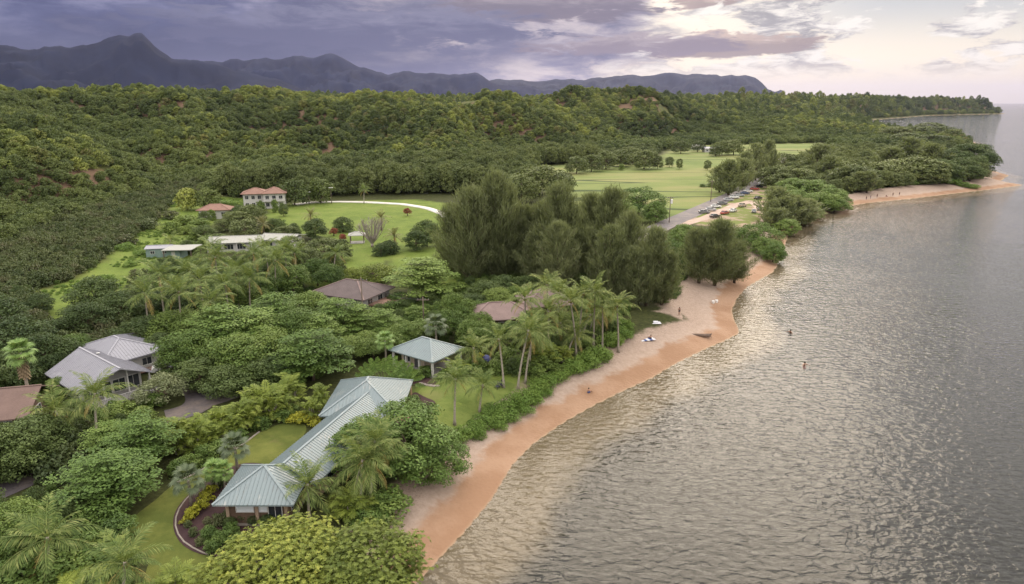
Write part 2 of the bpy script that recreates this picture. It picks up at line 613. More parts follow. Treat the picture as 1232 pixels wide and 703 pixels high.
shingle('roof_brown', (0.175, 0.12, 0.105))
shingle('roof_umber', (0.125, 0.100, 0.100))
shingle('roof_red', (0.25, 0.15, 0.12))
shingle('roof_lilac', (0.225, 0.165, 0.155))
plain('wall_white', (0.52, 0.51, 0.49), 0.8, 0.07)
plain('wall_cream', (0.50, 0.42, 0.33), 0.8, 0.1)
plain('wall_tan', (0.34, 0.25, 0.18), 0.85, 0.12)
plain('wall_grey', (0.34, 0.33, 0.33), 0.8, 0.1)
plain('wall_brown', (0.13, 0.085, 0.06), 0.85, 0.15)
plain('wall_teal', (0.20, 0.275, 0.25), 0.8, 0.1)
plain('trim', (0.55, 0.54, 0.52), 0.6, 0.06)
plain('trim_dark', (0.085, 0.085, 0.09), 0.6, 0.1)
plain('trim_tan', (0.52, 0.36, 0.24), 0.7, 0.1)
plain('blue_tarp', (0.10, 0.11, 0.26), 0.6, 0.1)
plain('glass', (0.030, 0.036, 0.042), 0.12, 0.1, spec=0.6)
plain('deck_wood', (0.33, 0.20, 0.155), 0.8, 0.18, 2.0)
plain('deck_grey', (0.34, 0.325, 0.31), 0.8, 0.15, 2.0)
plain('steel', (0.45, 0.45, 0.45), 0.4, 0.05, metal=0.6)
plain('blind', (0.66, 0.70, 0.74), 0.6, 0.03)
plain('wood_pole', (0.16, 0.125, 0.10), 0.9, 0.2)
plain('white_paint', (0.75, 0.74, 0.72), 0.5, 0.05)
plain('stone', (0.27, 0.235, 0.205), 0.9, 0.2, 2.0, bump=0.4)
plain('rock_dark', (0.075, 0.062, 0.055), 0.9, 0.25, 2.0, bump=0.5)
plain('driftwood', (0.17, 0.125, 0.10), 0.9, 0.2)
plain('skin', (0.42, 0.25, 0.17), 0.6, 0.05)
plain('skin_tan', (0.24, 0.13, 0.085), 0.6, 0.05)
plain('cloth_dark', (0.03, 0.032, 0.045), 0.85, 0.1)
plain('cloth_red', (0.35, 0.06, 0.05), 0.85, 0.1)
plain('cloth_blue', (0.07, 0.10, 0.24), 0.85, 0.1)
plain('cloth_white', (0.66, 0.66, 0.70), 0.85, 0.1, 6.0)
plain('hair', (0.035, 0.025, 0.02), 0.6, 0.1)
plain('tyre', (0.025, 0.025, 0.026), 0.9, 0.1)
plain('hub', (0.38, 0.38, 0.39), 0.35, 0.05, metal=0.7)
plain('car_glass', (0.02, 0.024, 0.028), 0.08, 0.05, spec=0.7)
plain('lamp_red', (0.30, 0.02, 0.015), 0.3, 0.05)
plain('lamp_clear', (0.65, 0.65, 0.62), 0.2, 0.05)
for nm, c in dict(white=(0.72, 0.72, 0.71), silver=(0.40, 0.41, 0.42), grey=(0.14, 0.145, 0.15), black=(0.022, 0.022, 0.025), blue=(0.05, 0.08, 0.19), red=(0.33, 0.045, 0.035), tan=(0.36, 0.30, 0.22)).items():
    plain('paint_' + nm, c, 0.3, 0.04, spec=0.5, coat=0.5)


def asphalt(name, col, dirt):
    m, k, out = new_mat(name)
    ps = k.new('ShaderNodeNewGeometry').outputs['Position']
    n = k.noise(ps, 0.25, 6, 0.65)
    n2 = k.noise(ps, 2.2, 4, 0.6)
    c = k.mix(k.step(n, 0.40, 0.68), col, dirt)
    c = k.mix(k.math('MULTIPLY', k.step(n2, 0.45, 0.7), 0.35), c, tuple(x * 0.6 for x in col))
    b = k.new('ShaderNodeBsdfPrincipled', {'Base Color': c, 'Roughness': 0.85, 'Specular IOR Level': 0.25})
    k.l.new(b.outputs[0], out.inputs[0])
    return m


asphalt('road_asphalt', (0.165, 0.15, 0.155), (0.23, 0.20, 0.185))
asphalt('drive_asphalt', (0.105, 0.092, 0.100), (0.17, 0.14, 0.125))
asphalt('gravel', (0.40, 0.30, 0.245), (0.52, 0.40, 0.33))
asphalt('concrete', (0.58, 0.55, 0.51), (0.66, 0.64, 0.60))
asphalt('mulch', (0.042, 0.022, 0.025), (0.078, 0.042, 0.038))
asphalt('soil', (0.19, 0.105, 0.07), (0.27, 0.16, 0.11))


def lawn_mat(name, base, light, bare, bare_amt):
    m, k, out = new_mat(name)
    ps = k.new('ShaderNodeNewGeometry').outputs['Position']
    n = k.noise(ps, 0.22, 6, 0.66)
    n2 = k.noise(ps, 0.9, 5, 0.7)
    n3 = k.noise(ps, 9.0, 3, 0.7)
    c = k.mix(k.step(n, 0.36, 0.66), base, light)
    c = k.mix(k.math('MULTIPLY', k.step(n2, 0.5, 0.75), 0.45), c, tuple(x * 0.62 for x in base))
    c = k.mix(k.math('MULTIPLY', k.step(k.noise(k.mapping(ps, loc=(40, 7, 0)), 0.13, 5, 0.65), 0.56, 0.70), bare_amt), c, bare)
    c = k.mix(k.math('MULTIPLY', n3, 0.35), c, tuple(x * 0.55 for x in base))
    bn = k.new('ShaderNodeBump', {'Strength': 0.7, 'Distance': 0.08, 'Height': n3})
    b = k.new('ShaderNodeBsdfPrincipled', {'Base Color': c, 'Roughness': 0.9, 'Specular IOR Level': 0.1, 'Normal': bn.outputs[0]})
    k.l.new(b.outputs[0], out.inputs[0])
    return m


lawn_mat('lawn_garden', (0.092, 0.115, 0.027), (0.165, 0.178, 0.045), (0.19, 0.145, 0.075), 0.75)
lawn_mat('lawn_bright', (0.118, 0.162, 0.038), (0.190, 0.232, 0.062), (0.25, 0.22, 0.10), 0.4)


# ------------------------------------------------------------------ the ground: one sheet, land and seabed, out to the horizon
def px_poly(pts, z=None):
    return np.array([(G0(u, v) if z is None else at_z(u, v, z))[:2] for u, v in pts])


MEADOWS = {   # open grass seen between the trees
    'upper': [(38, 352), (70, 345), (120, 318), (150, 292), (185, 268), (215, 240), (262, 236), (300, 240), (300, 262), (262, 268), (232, 285), (235, 312), (205, 318), (175, 332), (140, 360), (100, 380), (60, 395)],
    'park': [(318, 260), (330, 247), (370, 243), (440, 241), (500, 240), (545, 246), (548, 262), (535, 290), (545, 345), (480, 345), (470, 312), (415, 338), (385, 350), (350, 335), (375, 300), (420, 290), (335, 278)],
    'glade': [(470, 300), (560, 320), (640, 340), (640, 352), (560, 352), (470, 345)],
    'cottage': [(498, 470), (560, 440), (640, 440), (660, 445), (640, 470), (560, 520), (500, 520)],
}
PASTURE = {
    'pasture': [(655, 200), (690, 198), (788, 197), (802, 182), (850, 175), (990, 172), (990, 186), (960, 196), (925, 215), (806, 268), (770, 266), (660, 245), (650, 215)],
}
meadow_polys = [px_poly(p) for p in MEADOWS.values()]
pasture_polys = [px_poly(p) for p in PASTURE.values()]
parking_poly = px_poly([(815, 262), (860, 249), (905, 226), (935, 224), (950, 240), (938, 262), (905, 280), (850, 272)])


def build_ground():
    m, k, out = new_mat('ground')
    ps = k.new('ShaderNodeNewGeometry').outputs['Position']
    A = lambda nm: k.new('ShaderNodeAttribute', attribute_name=nm).outputs['Fac']
    d, meadow, pasture, slope, hill, park = A('shore'), A('meadow'), A('pasture'), A('steep'), A('hill'), A('parking')
    n_big = k.noise(ps, 0.016, 5, 0.6)
    n_mid = k.noise(ps, 0.12, 6, 0.62)
    n_fine = k.noise(ps, 1.3, 6, 0.7)
    n_tiny = k.noise(ps, 6.0, 4, 0.7)
    dw = k.math('ADD', d, k.math('MULTIPLY', k.math('SUBTRACT', k.noise(ps, 0.33, 5, 0.6), 0.5), 5.0))
    # leaf litter and low growth under the trees
    c = k.ramp(n_fine, [(0.3, (0.028, 0.030, 0.013)), (0.55, (0.052, 0.060, 0.020)), (0.75, (0.085, 0.075, 0.034))])
    # hillside: green cover with bare red earth where it is steep
    hc = k.ramp(n_mid, [(0.3, (0.045, 0.055, 0.018)), (0.55, (0.085, 0.092, 0.028)), (0.75, (0.15, 0.14, 0.045))])
    hc = k.mix(k.step(k.math('ADD', k.math('MULTIPLY', slope, 0.5), n_big), 0.80, 0.95), hc, (0.165, 0.108, 0.072))
    c = k.mix(hill, c, hc)
    # meadows and pasture
    mc = k.ramp(k.math('ADD', k.math('MULTIPLY', n_mid, 0.65), k.math('MULTIPLY', n_fine, 0.35)), [(0.30, (0.075, 0.115, 0.022)), (0.5, (0.135, 0.185, 0.036)), (0.72, (0.20, 0.225, 0.062))])
    mc = k.mix(k.math('MULTIPLY', k.step(n_fine, 0.50, 0.66), 0.6), mc, (0.060, 0.085, 0.020))
    c = k.mix(meadow, c, mc)
    pn = k.noise(k.mapping(ps, (0.5, 1.0, 1.0), rot=(0, 0, R(-6))), 0.03, 6, 0.62)
    pc = k.ramp(pn, [(0.34, (0.125, 0.17, 0.048)), (0.48, (0.175, 0.21, 0.068)), (0.60, (0.225, 0.225, 0.09)), (0.75, (0.17, 0.21, 0.062))])
    pc = k.mix(k.math('MULTIPLY', k.step(n_fine, 0.5, 0.75), 0.3), pc, (0.10, 0.13, 0.035))
    ditch = k.math('ABSOLUTE', k.math('SUBTRACT', k.noise(k.mapping(ps, (0.12, 1.0, 1.0), rot=(0, 0, R(-6)), loc=(9, 3, 0)), 0.022, 2, 0.4), 0.5))
    pc = k.mix(k.step(ditch, 0.016, 0.004), pc, (0.055, 0.075, 0.028))
    c = k.mix(pasture, c, pc)
    c = k.mix(k.math('MULTIPLY', park, 0.85), c, k.mix(k.step(n_mid, 0.42, 0.55), (0.40, 0.29, 0.225), (0.17, 0.20, 0.055)))
    # sand: pale and dry above, orange and dark where the sea has wetted it
    dry = k.mix(k.step(n_fine, 0.35, 0.7), (0.34, 0.258, 0.205), (0.41, 0.318, 0.26))
    litter = k.math('MULTIPLY', k.step(n_tiny, 0.47, 0.62), k.step(dw, 4.5, 8.5))
    dry = k.mix(k.math('MULTIPLY', litter, 0.62), dry, (0.15, 0.105, 0.08))
    wet = k.mix(k.step(n_mid, 0.38, 0.62), (0.285, 0.172, 0.108), (0.345, 0.222, 0.148))
    line = k.math('ADD', dw, k.math('MULTIPLY', n_mid, 3.0))
    sand = k.mix(k.step(line, 4.8, 6.6), wet, dry)
    foot = k.new('ShaderNodeTexVoronoi', {'Vector': ps, 'Scale': 1.9}, feature='F1').outputs['Distance']
    sand = k.mix(k.math('MULTIPLY', k.step(foot, 0.25, 0.1), 0.16), sand, (0.20, 0.13, 0.09))
    # sea floor: sand, then weed-covered reef
    reef_n = k.noise(ps, 0.085, 6, 0.65)
    reef = k.mix(k.step(n_fine, 0.35, 0.7), (0.035, 0.032, 0.030), (0.075, 0.068, 0.060))
    bed = k.mix(k.step(k.math('ADD', k.math('MULTIPLY', d, -1.0), k.math('MULTIPLY', k.math('SUBTRACT', reef_n, 0.5), 7.0)), 5.0, 10.5), (0.37, 0.265, 0.175), reef)
    sand = k.mix(k.step(d, 0.25, -0.4), sand, bed)
    spit = A('spit')
    lim = k.math('ADD', 9.4, k.math('MULTIPLY', spit, 7.0))
    c = k.mix(k.step(k.math('SUBTRACT', dw, lim), 1.6, -0.6), c, sand)
    # far cliffs
    foot_n = k.new('ShaderNodeBump', {'Strength': 0.35, 'Distance': 0.12, 'Height': k.math('ADD', foot, n_fine)})
    b = k.new('ShaderNodeBsdfPrincipled', {'Base Color': c, 'Roughness': 0.9, 'Specular IOR Level': 0.12, 'Normal': foot_n.outputs[0]})
    k.l.new(b.outputs[0], out.inputs[0])

    na, cx, cy = 520, 0.0, -70.0
    az = np.linspace(R(-100), R(100), na)
    # finer sideways steps in front of the lens than at the edge of the sheet
    az = R(100) * np.sign(az) * (np.abs(az) / R(100)) ** 1.45
    r = np.concatenate([np.geomspace(8, 4200, 520), np.geomspace(5200, 29000, 8)])
    AZ, RR = np.meshgrid(az, r)
    x = (cx + RR * np.sin(AZ)).ravel()
    y = (cy + RR * np.cos(AZ)).ravel()
    dd = coast_dist(x, y)
    z = ground_z(x, y, dd)
    # the land falls away behind the plateau
    nr = len(r)
    t, zc, rr = hill_t(x, y)
    gy, gx = np.gradient(z.reshape(nr, na))
    dxr = np.gradient(r)[:, None]
    steep = np.clip(np.abs(gy) / dxr * 2.2, 0, 1).ravel()
    noise_e = fbm(x / 6, y / 6, 41, 3) * 2.2

    def poly_mask(polys, soft):
        mk = np.zeros(len(x))
        for p in polys:
            e = edge_dist(p, x, y)
            s = np.where(inside(p, x, y), e, -e) + noise_e * soft
            mk = np.maximum(mk, sstep(s, -1.2 * soft, 1.2 * soft))
        return mk
    attrs = dict(shore=np.clip(dd, -400, 400), meadow=poly_mask(meadow_polys, 1.0), pasture=poly_mask(pasture_polys, 2.0), parking=poly_mask([parking_poly], 1.5),
                 steep=steep, hill=sstep(t, 0.0, 0.06), spit=np.where((y > 300) & (y < 480) & (x > 150), sstep(x, 150, 190), 0) + np.where(y > 1300, -1.6, 0) + np.where((y < 190) & (y > 135) & (x > 20), 0.75, 0))
    i = np.arange(nr - 1)[:, None] * na + np.arange(na - 1)[None, :]
    F = np.stack([i, i + 1, i + na + 1, i + na], -1).reshape(-1, 4)[:, ::-1]
    me = mesh_np('ground', np.stack([x, y, z], 1), F, m, smooth=True, attrs=attrs)
    o = link('ground', me)
    tag(o, 'coastal plain, beach and wooded hillside rising to a plateau', 'ground', kind='structure')


build_ground()


# ------------------------------------------------------------------ the sea
def build_water():
    m, k, out = new_mat('sea_water')
    ps = k.new('ShaderNodeNewGeometry').outputs['Position']
    w1 = k.noise(k.mapping(ps, (0.6, 1.0, 1.0), rot=(0, 0, R(14))), 1.15, 1.5, 0.5, 0.5)
    w2 = k.noise(k.mapping(ps, (0.75, 1.0, 1.0), rot=(0, 0, R(-22))), 2.4, 1.5, 0.5, 0.4)
    w3 = k.noise(k.mapping(ps, (0.5, 1.0, 1.0), rot=(0, 0, R(8))), 0.06, 3, 0.5)
    calm = k.noise(k.mapping(ps, (1, 0.5, 1)), 0.012, 4, 0.6)
    amp = k.step(calm, 0.30, 0.65, 0.55, 1.15)
    h = k.math('ADD', k.math('MULTIPLY', w1, 0.35), k.math('MULTIPLY', w2, 0.08))
    h = k.math('ADD', k.math('MULTIPLY', h, amp), k.math('MULTIPLY', w3, 0.5))
    bn = k.new('ShaderNodeBump', {'Strength': 1.0, 'Distance': 0.62, 'Height': h})
    gl = k.new('ShaderNodeBsdfGlossy', {'Color': (0.76, 0.76, 0.76), 'Roughness': 0.035, 'Normal': bn.outputs[0]})
    tr = k.new('ShaderNodeBsdfTransparent', {'Color': (0.86, 0.90, 0.86)})
    df = k.new('ShaderNodeBsdfDiffuse', {'Color': (0.030, 0.033, 0.031)})
    body = k.new('ShaderNodeMixShader', {0: 0.14, 1: tr.outputs[0], 2: df.outputs[0]})
    fr = k.new('ShaderNodeFresnel', {'IOR': 1.33, 'Normal': bn.outputs[0]})
    mx = k.new('ShaderNodeMixShader', {0: fr.outputs[0], 1: body.outputs[0], 2: gl.outputs[0]})
    k.l.new(mx.outputs[0], out.inputs[0])
    V = [(-29000, -5500, 0), (29000, -5500, 0), (29000, 29000, 0), (-29000, 29000, 0)]
    o = link('sea', mesh_np('sea', np.array(V), np.array([[0, 1, 2, 3]]), m))
    tag(o, 'rippled grey sea lapping the sandy beach', 'sea', kind='structure')


build_water()


# ------------------------------------------------------------------ mountains
def build_mountain(name, label, dist, prof, depth_m, seed, col):
    m, k, out = new_mat(name + '_cover')
    ps = k.new('ShaderNodeNewGeometry').outputs['Position']
    n = k.noise(ps, 0.004, 6, 0.65)
    c = k.ramp(n, [(0.3, tuple(x * 0.6 for x in col)), (0.7, tuple(x * 1.35 for x in col))])  # shade on the far forest put into its colour as dark blue
    b = k.new('ShaderNodeBsdfPrincipled', {'Base Color': c, 'Roughness': 0.95, 'Specular IOR Level': 0.05})
    k.l.new(b.outputs[0], out.inputs[0])
    us = np.linspace(prof[0][0], prof[-1][0], 260)
    vs = np.interp(us, [p[0] for p in prof], [p[1] for p in prof])
    vs = vs + fbm(us / 26, us * 0 + seed, seed, 4) * 4.6 + 6.0
    rows = 44
    V = []
    for j in range(rows):
        s = j / (rows - 1)              # 0 foot, 0.7 crest, 1 behind
        for u, v in zip(us, vs):
            d = ray(u, 124.0)
            d = d / math.hypot(d[0], d[1])
            top = CAM_H + dist * math.tan(math.atan((PH / 2 - v) / F_PX) - R(PITCH))
            rr = dist + (s - 0.7) * depth_m
            pr = (s / 0.7) ** 1.35 if s <= 0.7 else 1 - ((s - 0.7) / 0.3) ** 1.2
            x, y = d[0] * rr, d[1] * rr
            V.append((x, y, top * pr, top, pr))
    V = np.array(V)
    g = -np.abs(fbm(V[:, 0] / 420, V[:, 1] / 900, seed, 5)) * 0.8 + 0.10
    V[:, 2] += g * V[:, 3] * (V[:, 4] * (1 - V[:, 4]) * 4)
    n = len(us)
    i = np.arange(rows - 1)[:, None] * n + np.arange(n - 1)[None, :]
    F = np.stack([i, i + 1, i + n + 1, i + n], -1).reshape(-1, 4)
    o = link(name, mesh_np(name, V[:, :3] - np.array([0, 0, 6]), F, m, smooth=True))
    tag(o, label, 'mountain', kind='structure')


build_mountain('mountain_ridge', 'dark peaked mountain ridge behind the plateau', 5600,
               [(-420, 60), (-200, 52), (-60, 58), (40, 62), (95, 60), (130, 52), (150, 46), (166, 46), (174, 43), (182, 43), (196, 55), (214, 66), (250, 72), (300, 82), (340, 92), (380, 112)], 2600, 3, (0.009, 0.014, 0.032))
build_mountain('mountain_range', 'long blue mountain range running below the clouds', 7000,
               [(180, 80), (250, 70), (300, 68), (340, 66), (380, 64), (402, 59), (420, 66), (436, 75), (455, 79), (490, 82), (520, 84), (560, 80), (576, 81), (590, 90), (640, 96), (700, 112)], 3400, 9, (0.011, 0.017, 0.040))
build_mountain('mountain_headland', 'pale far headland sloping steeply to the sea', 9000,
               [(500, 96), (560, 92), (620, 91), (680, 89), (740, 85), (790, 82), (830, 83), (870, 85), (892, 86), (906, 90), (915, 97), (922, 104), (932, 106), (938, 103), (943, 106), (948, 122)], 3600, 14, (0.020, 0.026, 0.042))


# ------------------------------------------------------------------ the air
def build_haze():
    m, k, out = new_mat('haze_air')
    pv = k.new('ShaderNodeVolumePrincipled', {'Color': (0.58, 0.60, 0.95), 'Density': HAZE_DENSITY, 'Anisotropy': 0.72})
    k.l.new(pv.outputs[0], out.inputs['Volume'])
    mb = MB()
    mb.box(-30000, 30000, -6000, 30000, -14, 740)
    o = mb.build('haze', m)
    tag(o, 'thin sea haze over the whole bay and mountains', 'haze', kind='stuff')


build_haze()


# ------------------------------------------------------------------ plants: shapes shared by all of a kind
RNG = np.random.default_rng(7)


def unit(v):
    return v / np.maximum(np.linalg.norm(v, axis=-1, keepdims=True), 1e-9)


def leaf_quads(P, Nrm, size, rng, slim=0.5, along=None, fold=0.18):
    """a folded lozenge leaf at each point; returns vertices, quads"""
    n = len(P)
    size = np.broadcast_to(size, (n,))[:, None]
    if along is None:
        a = unit(np.cross(Nrm, rng.normal(size=(n, 3))))
    else:
        a = unit(along)
    b = unit(np.cross(Nrm, a))
    Nn = unit(np.cross(a, b))
    base = P - a * size * 0.5
    tip = P + a * size * 0.5
    l = P + b * size * slim * 0.5 + Nn * size * fold
    r = P - b * size * slim * 0.5 + Nn * size * fold
    V = np.stack([base, l, tip, r], 1).reshape(-1, 3)
    F = np.arange(n * 4).reshape(n, 4)
    return V, F


def puff_points(centres, radii, n, rng, shell=(0.72, 1.08), up=-0.25, inner=0.18):
    """points and outward normals in the shells of many ellipsoids"""
    area = (radii[:, 0] * radii[:, 1] + radii[:, 0] * radii[:, 2] + radii[:, 1] * radii[:, 2])
    idx = rng.choice(len(centres), n, p=area / area.sum())
    d = unit(rng.normal(size=(n, 3)))
    low = d[:, 2] < up
    d[low, 2] *= -1
    s = rng.uniform(shell[0], shell[1], n)
    s = np.where(rng.random(n) < inner, rng.uniform(0.25, 0.7, n), s)
    P = centres[idx] + d * radii[idx] * s[:, None]
    N = unit(d / radii[idx])
    return P, N, idx


def dome_puffs(W, H, z0, n, r, rng, flat=0.75, lop=0.25, low=0.25):
    """puffs spread over and through a lopsided dome W wide between z0 and H"""
    C, Rr = [], []
    off = rng.normal(size=2) * W * 0.05 * lop * 4
    ga = math.pi * (3 - math.sqrt(5))
    for i in range(n):
        t = (i + 0.5) / n
        zz = 1 - (1 + low) * t                      # from the top down past the widest ring
        ring = math.sqrt(max(0.02, 1 - max(zz, -low) ** 2 * (1 if zz > 0 else 0.55)))
        ph = i * ga + rng.uniform(-0.4, 0.4)
        k = rng.uniform(0.70, 1.05) * (1 + lop * math.sin(ph * 2 + off[0]))
        rad = (W / 2 - r * 0.7) * ring * k
        hz = (z0 + H) / 2 + (H - z0) * 0.5 * zz * rng.uniform(0.85, 1.0) - r * 0.5
        C.append((off[0] * 0.4 + rad * math.cos(ph), off[1] * 0.4 + rad * math.sin(ph), hz))
        q = r * rng.uniform(0.7, 1.3)
        Rr.append((q, q, q * flat * rng.uniform(0.8, 1.15)))
    return np.array(C), np.array(Rr)


def limbs(mb, H, z_fork, ends, r0, rng, n=7):
    """tapered trunk and limbs running to the foliage"""
    lean = rng.normal(size=2) * H * 0.02
    fork = np.array([lean[0], lean[1], z_fork])
    mb.tube([(0, 0, -0.25), (lean[0] * 0.3, lean[1] * 0.3, z_fork * 0.45), tuple(fork)], [r0 * 1.25, r0 * 0.9, r0 * 0.78], n)
    for e in ends:
        e = np.array(e)
        m = fork * 0.5 + e * 0.5 + np.array([0, 0, -0.06 * np.linalg.norm(e - fork)])
        mb.tube([tuple(fork - [0, 0, r0 * 0.4]), tuple(m), tuple(e)], [r0 * 0.55, r0 * 0.32, r0 * 0.10], 5, cap=False)


def crown_mesh(name, P, N, size, mat, rng, tint, slim=0.55, rough=0.65, up=0.35, along=None, fold=0.18):
    Nn = unit(N + up * np.array([0, 0, 1]) + rng.normal(size=N.shape) * rough)
    V, F = leaf_quads(P, Nn, size, rng, slim, along, fold)
    return mesh_np(name, V, F, MATS[mat], tint=np.repeat(np.clip(tint, 0, 1), 4))


KINDS = {}     # kind -> list of (trunk mesh, crown mesh, width, height)


def reg(kind, trunk, crown, W, H):
    KINDS.setdefault(kind, []).append((trunk, crown, W, H))


def make_round(kind, seed, W, H, z0, npuff, r, nleaf, leaf, mat, flat=0.75, fork=0.35, rtrunk=0.2, slim=0.55, up=0.35, rough=0.65, lop=0.25, bark='bark', inner=0.18, low=0.45):
    rng = np.random.default_rng(seed)
    C, Rr = dome_puffs(W, H, z0, npuff, r, rng, flat, lop, low)
    P, N, idx = puff_points(C, Rr, nleaf, rng, inner=inner)
    pt = rng.random(npuff)
    tint = 0.45 * pt[idx] + 0.55 * rng.random(nleaf)
    size = leaf * rng.uniform(0.7, 1.3, nleaf)
    cm = crown_mesh('crown', P, N, size, mat, rng, tint, slim, rough, up)
    mb = MB()
    limbs(mb, H, H * fork, [tuple(C[i]) for i in rng.choice(npuff, min(9, npuff), replace=False)], rtrunk, rng)
    reg(kind, mb.mesh('trunk', MATS[bark], smooth=True), cm, W, H)


def make_tiered(kind, seed, W, H, nleaf, leaf, mat):
    """tropical almond: flat plates of leaves in stacked tiers with dark gaps between"""
    rng = np.random.default_rng(seed)
    C, Rr = [], []
    tiers = 5
    for i in range(tiers):
        t = i / (tiers - 1)
        z = H * (0.30 + 0.62 * t)
        rad = W / 2 * math.sqrt(max(0.05, 1 - (t * 0.93) ** 2.2)) * 0.86
        n = max(3, int(13 * rad / (W / 2)))
        for j in range(n):
            ph = 2 * math.pi * (j + rng.uniform(-0.35, 0.35)) / n + i * 0.9
            for q in ((1.0, 0.62, 0.25) if rad > W * 0.25 else (1.0, 0.3)):
                if rng.random() < 0.26:
                    continue
                rr = rad * q * rng.uniform(0.85, 1.1)
                C.append((rr * math.cos(ph), rr * math.sin(ph), z + rng.uniform(-0.05, 0.05) * H + 0.06 * H * (1 - q)))
                s = W * 0.095 * rng.uniform(0.75, 1.3)
                Rr.append((s * 1.35, s * 1.35, s * 0.24))
    C, Rr = np.array(C), np.array(Rr)
    P, N, idx = puff_points(C, Rr, nleaf, rng, up=0.0, inner=0.1)
    tint = 0.5 * rng.random(len(C))[idx] + 0.5 * rng.random(nleaf)
    cm = crown_mesh('crown', P, N, leaf * rng.uniform(0.7, 1.3, nleaf), mat, rng, tint, 0.55, 0.38, 1.1)
    mb = MB()
    limbs(mb, H, H * 0.28, [tuple(C[i] - [0, 0, 0.1]) for i in rng.choice(len(C), 14, replace=False)], W * 0.022, rng)
    reg(kind, mb.mesh('trunk', MATS['bark'], smooth=True), cm, W, H)


def make_ironwood(kind, seed, W, H, nb, per, mat, width=0.10, length=0.95):
    """casuarina: long ascending boughs hung with wispy needle sprays"""
    rng = np.random.default_rng(seed)
    Ps, As, ts = [], [], []
    mb = MB()
    lean = rng.normal(size=2) * W * 0.05
    mb.tube([(0, 0, -0.3), (lean[0] * 0.4, lean[1] * 0.4, H * 0.45), (lean[0], lean[1], H * 0.93)], [W * 0.040, W * 0.026, 0.04], 7)
    for i in range(nb):
        t = (i + rng.random()) / nb
        z = H * (0.10 + 0.86 * t)
        ph = i * 2.39996 + rng.uniform(-0.5, 0.5)
        prof = (min(1.0, 0.70 + 1.2 * t) * (1 - 0.80 * t ** 2.4)) * rng.uniform(0.4, 1.25)
        L = W / 2 * prof
        rise = L * rng.uniform(0.6, 1.7) + H * 0.04 * t
        a = np.array([lean[0] * t, lean[1] * t, z - rise * 0.5])
        b = np.array([lean[0] * t + L * math.cos(ph), lean[1] * t + L * math.sin(ph), z + rise * 0.5])
        if i % 3 == 0:
            mb.tube([tuple(a), tuple((a + b) / 2 - [0, 0, 0.15]), tuple(b)], [W * 0.011, W * 0.008, 0.02], 4, cap=False)
        s = rng.uniform(0.18, 1.05, per) ** 0.8
        c = a + (b - a) * s[:, None]
        spread = 0.078 * W * (0.35 + 0.65 * np.sin(np.clip(s, 0, 1) * 2.6))
        c = c + rng.normal(size=(per, 3)) * spread[:, None] * np.array([0.62, 0.62, 0.72])
        d = unit(b - a)
        al = unit(d * 0.7 + np.array([0, 0, 0.55]) + rng.normal(size=(per, 3)) * 0.36)
        Ps.append(c)
        As.append(al)
        ts.append(np.full(per, rng.random()) * 0.5 + rng.random(per) * 0.5)
    P, A_, tint = np.concatenate(Ps), np.concatenate(As), np.concatenate(ts)
    keep = P[:, 2] > H * 0.05
    P, A_, tint = P[keep], A_[keep], tint[keep]
    N = unit(np.cross(A_, rng.normal(size=P.shape)))
    V, F = leaf_quads(P, N, length * rng.uniform(0.6, 1.3, len(P)), rng, width / length, A_, 0.02)
    reg(kind, mb.mesh('trunk', MATS['bark'], smooth=True), mesh_np('crown', V, F, MATS[mat], tint=np.repeat(tint, 4)), W, H)


def make_rosette(kind, seed, W, H, mat):
    """broad crown whose twigs each end in a whorl of big leaves"""
    rng = np.random.default_rng(seed)
    C, Rr = dome_puffs(W, H, H * 0.22, 120, W * 0.105, rng, 0.8, 0.18)
    P, N, idx = puff_points(C, Rr, 4600, rng, shell=(0.70, 1.18), up=-0.1, inner=0.2)
    k = 8
    n = len(P)
    ax = unit(N + np.array([0, 0, 0.7]) + rng.normal(size=N.shape) * 0.35)
    s = unit(np.cross(ax, rng.normal(size=ax.shape)))
    t = np.cross(ax, s)
    PP, AA, NN, TT = [], [], [], []
    wt = 0.35 * rng.random(len(C))[idx] + 0.3 * rng.random(n)
    for j in range(k):
        ph = 2 * math.pi * j / k + rng.uniform(-0.25, 0.25, n)
        lift = rng.uniform(0.15, 0.75, n)[:, None]
        al = unit(s * np.cos(ph)[:, None] + t * np.sin(ph)[:, None] + ax * lift)
        L = 0.23 * rng.uniform(0.7, 1.3, n)
        PP.append(P + al * (L * 0.55)[:, None])
        AA.append(al)
        NN.append(ax)
        TT.append(np.clip(wt + 0.35 * lift[:, 0] * rng.uniform(0.5, 1.4, n), 0, 1))
    P2, A2, N2, T2 = np.concatenate(PP), np.concatenate(AA), np.concatenate(NN), np.concatenate(TT)
    V, F = leaf_quads(P2, N2, 0.23 * rng.uniform(0.75, 1.25, len(P2)), rng, 0.46, A2, 0.10)
    mb = MB()
    limbs(mb, H, H * 0.22, [tuple(C[i]) for i in rng.choice(len(C), 26, replace=False)], 0.32, rng)
    reg(kind, mb.mesh('trunk', MATS['bark_pale'], smooth=True), mesh_np('crown', V, F, MATS[mat], tint=np.repeat(T2, 4)), W, H)


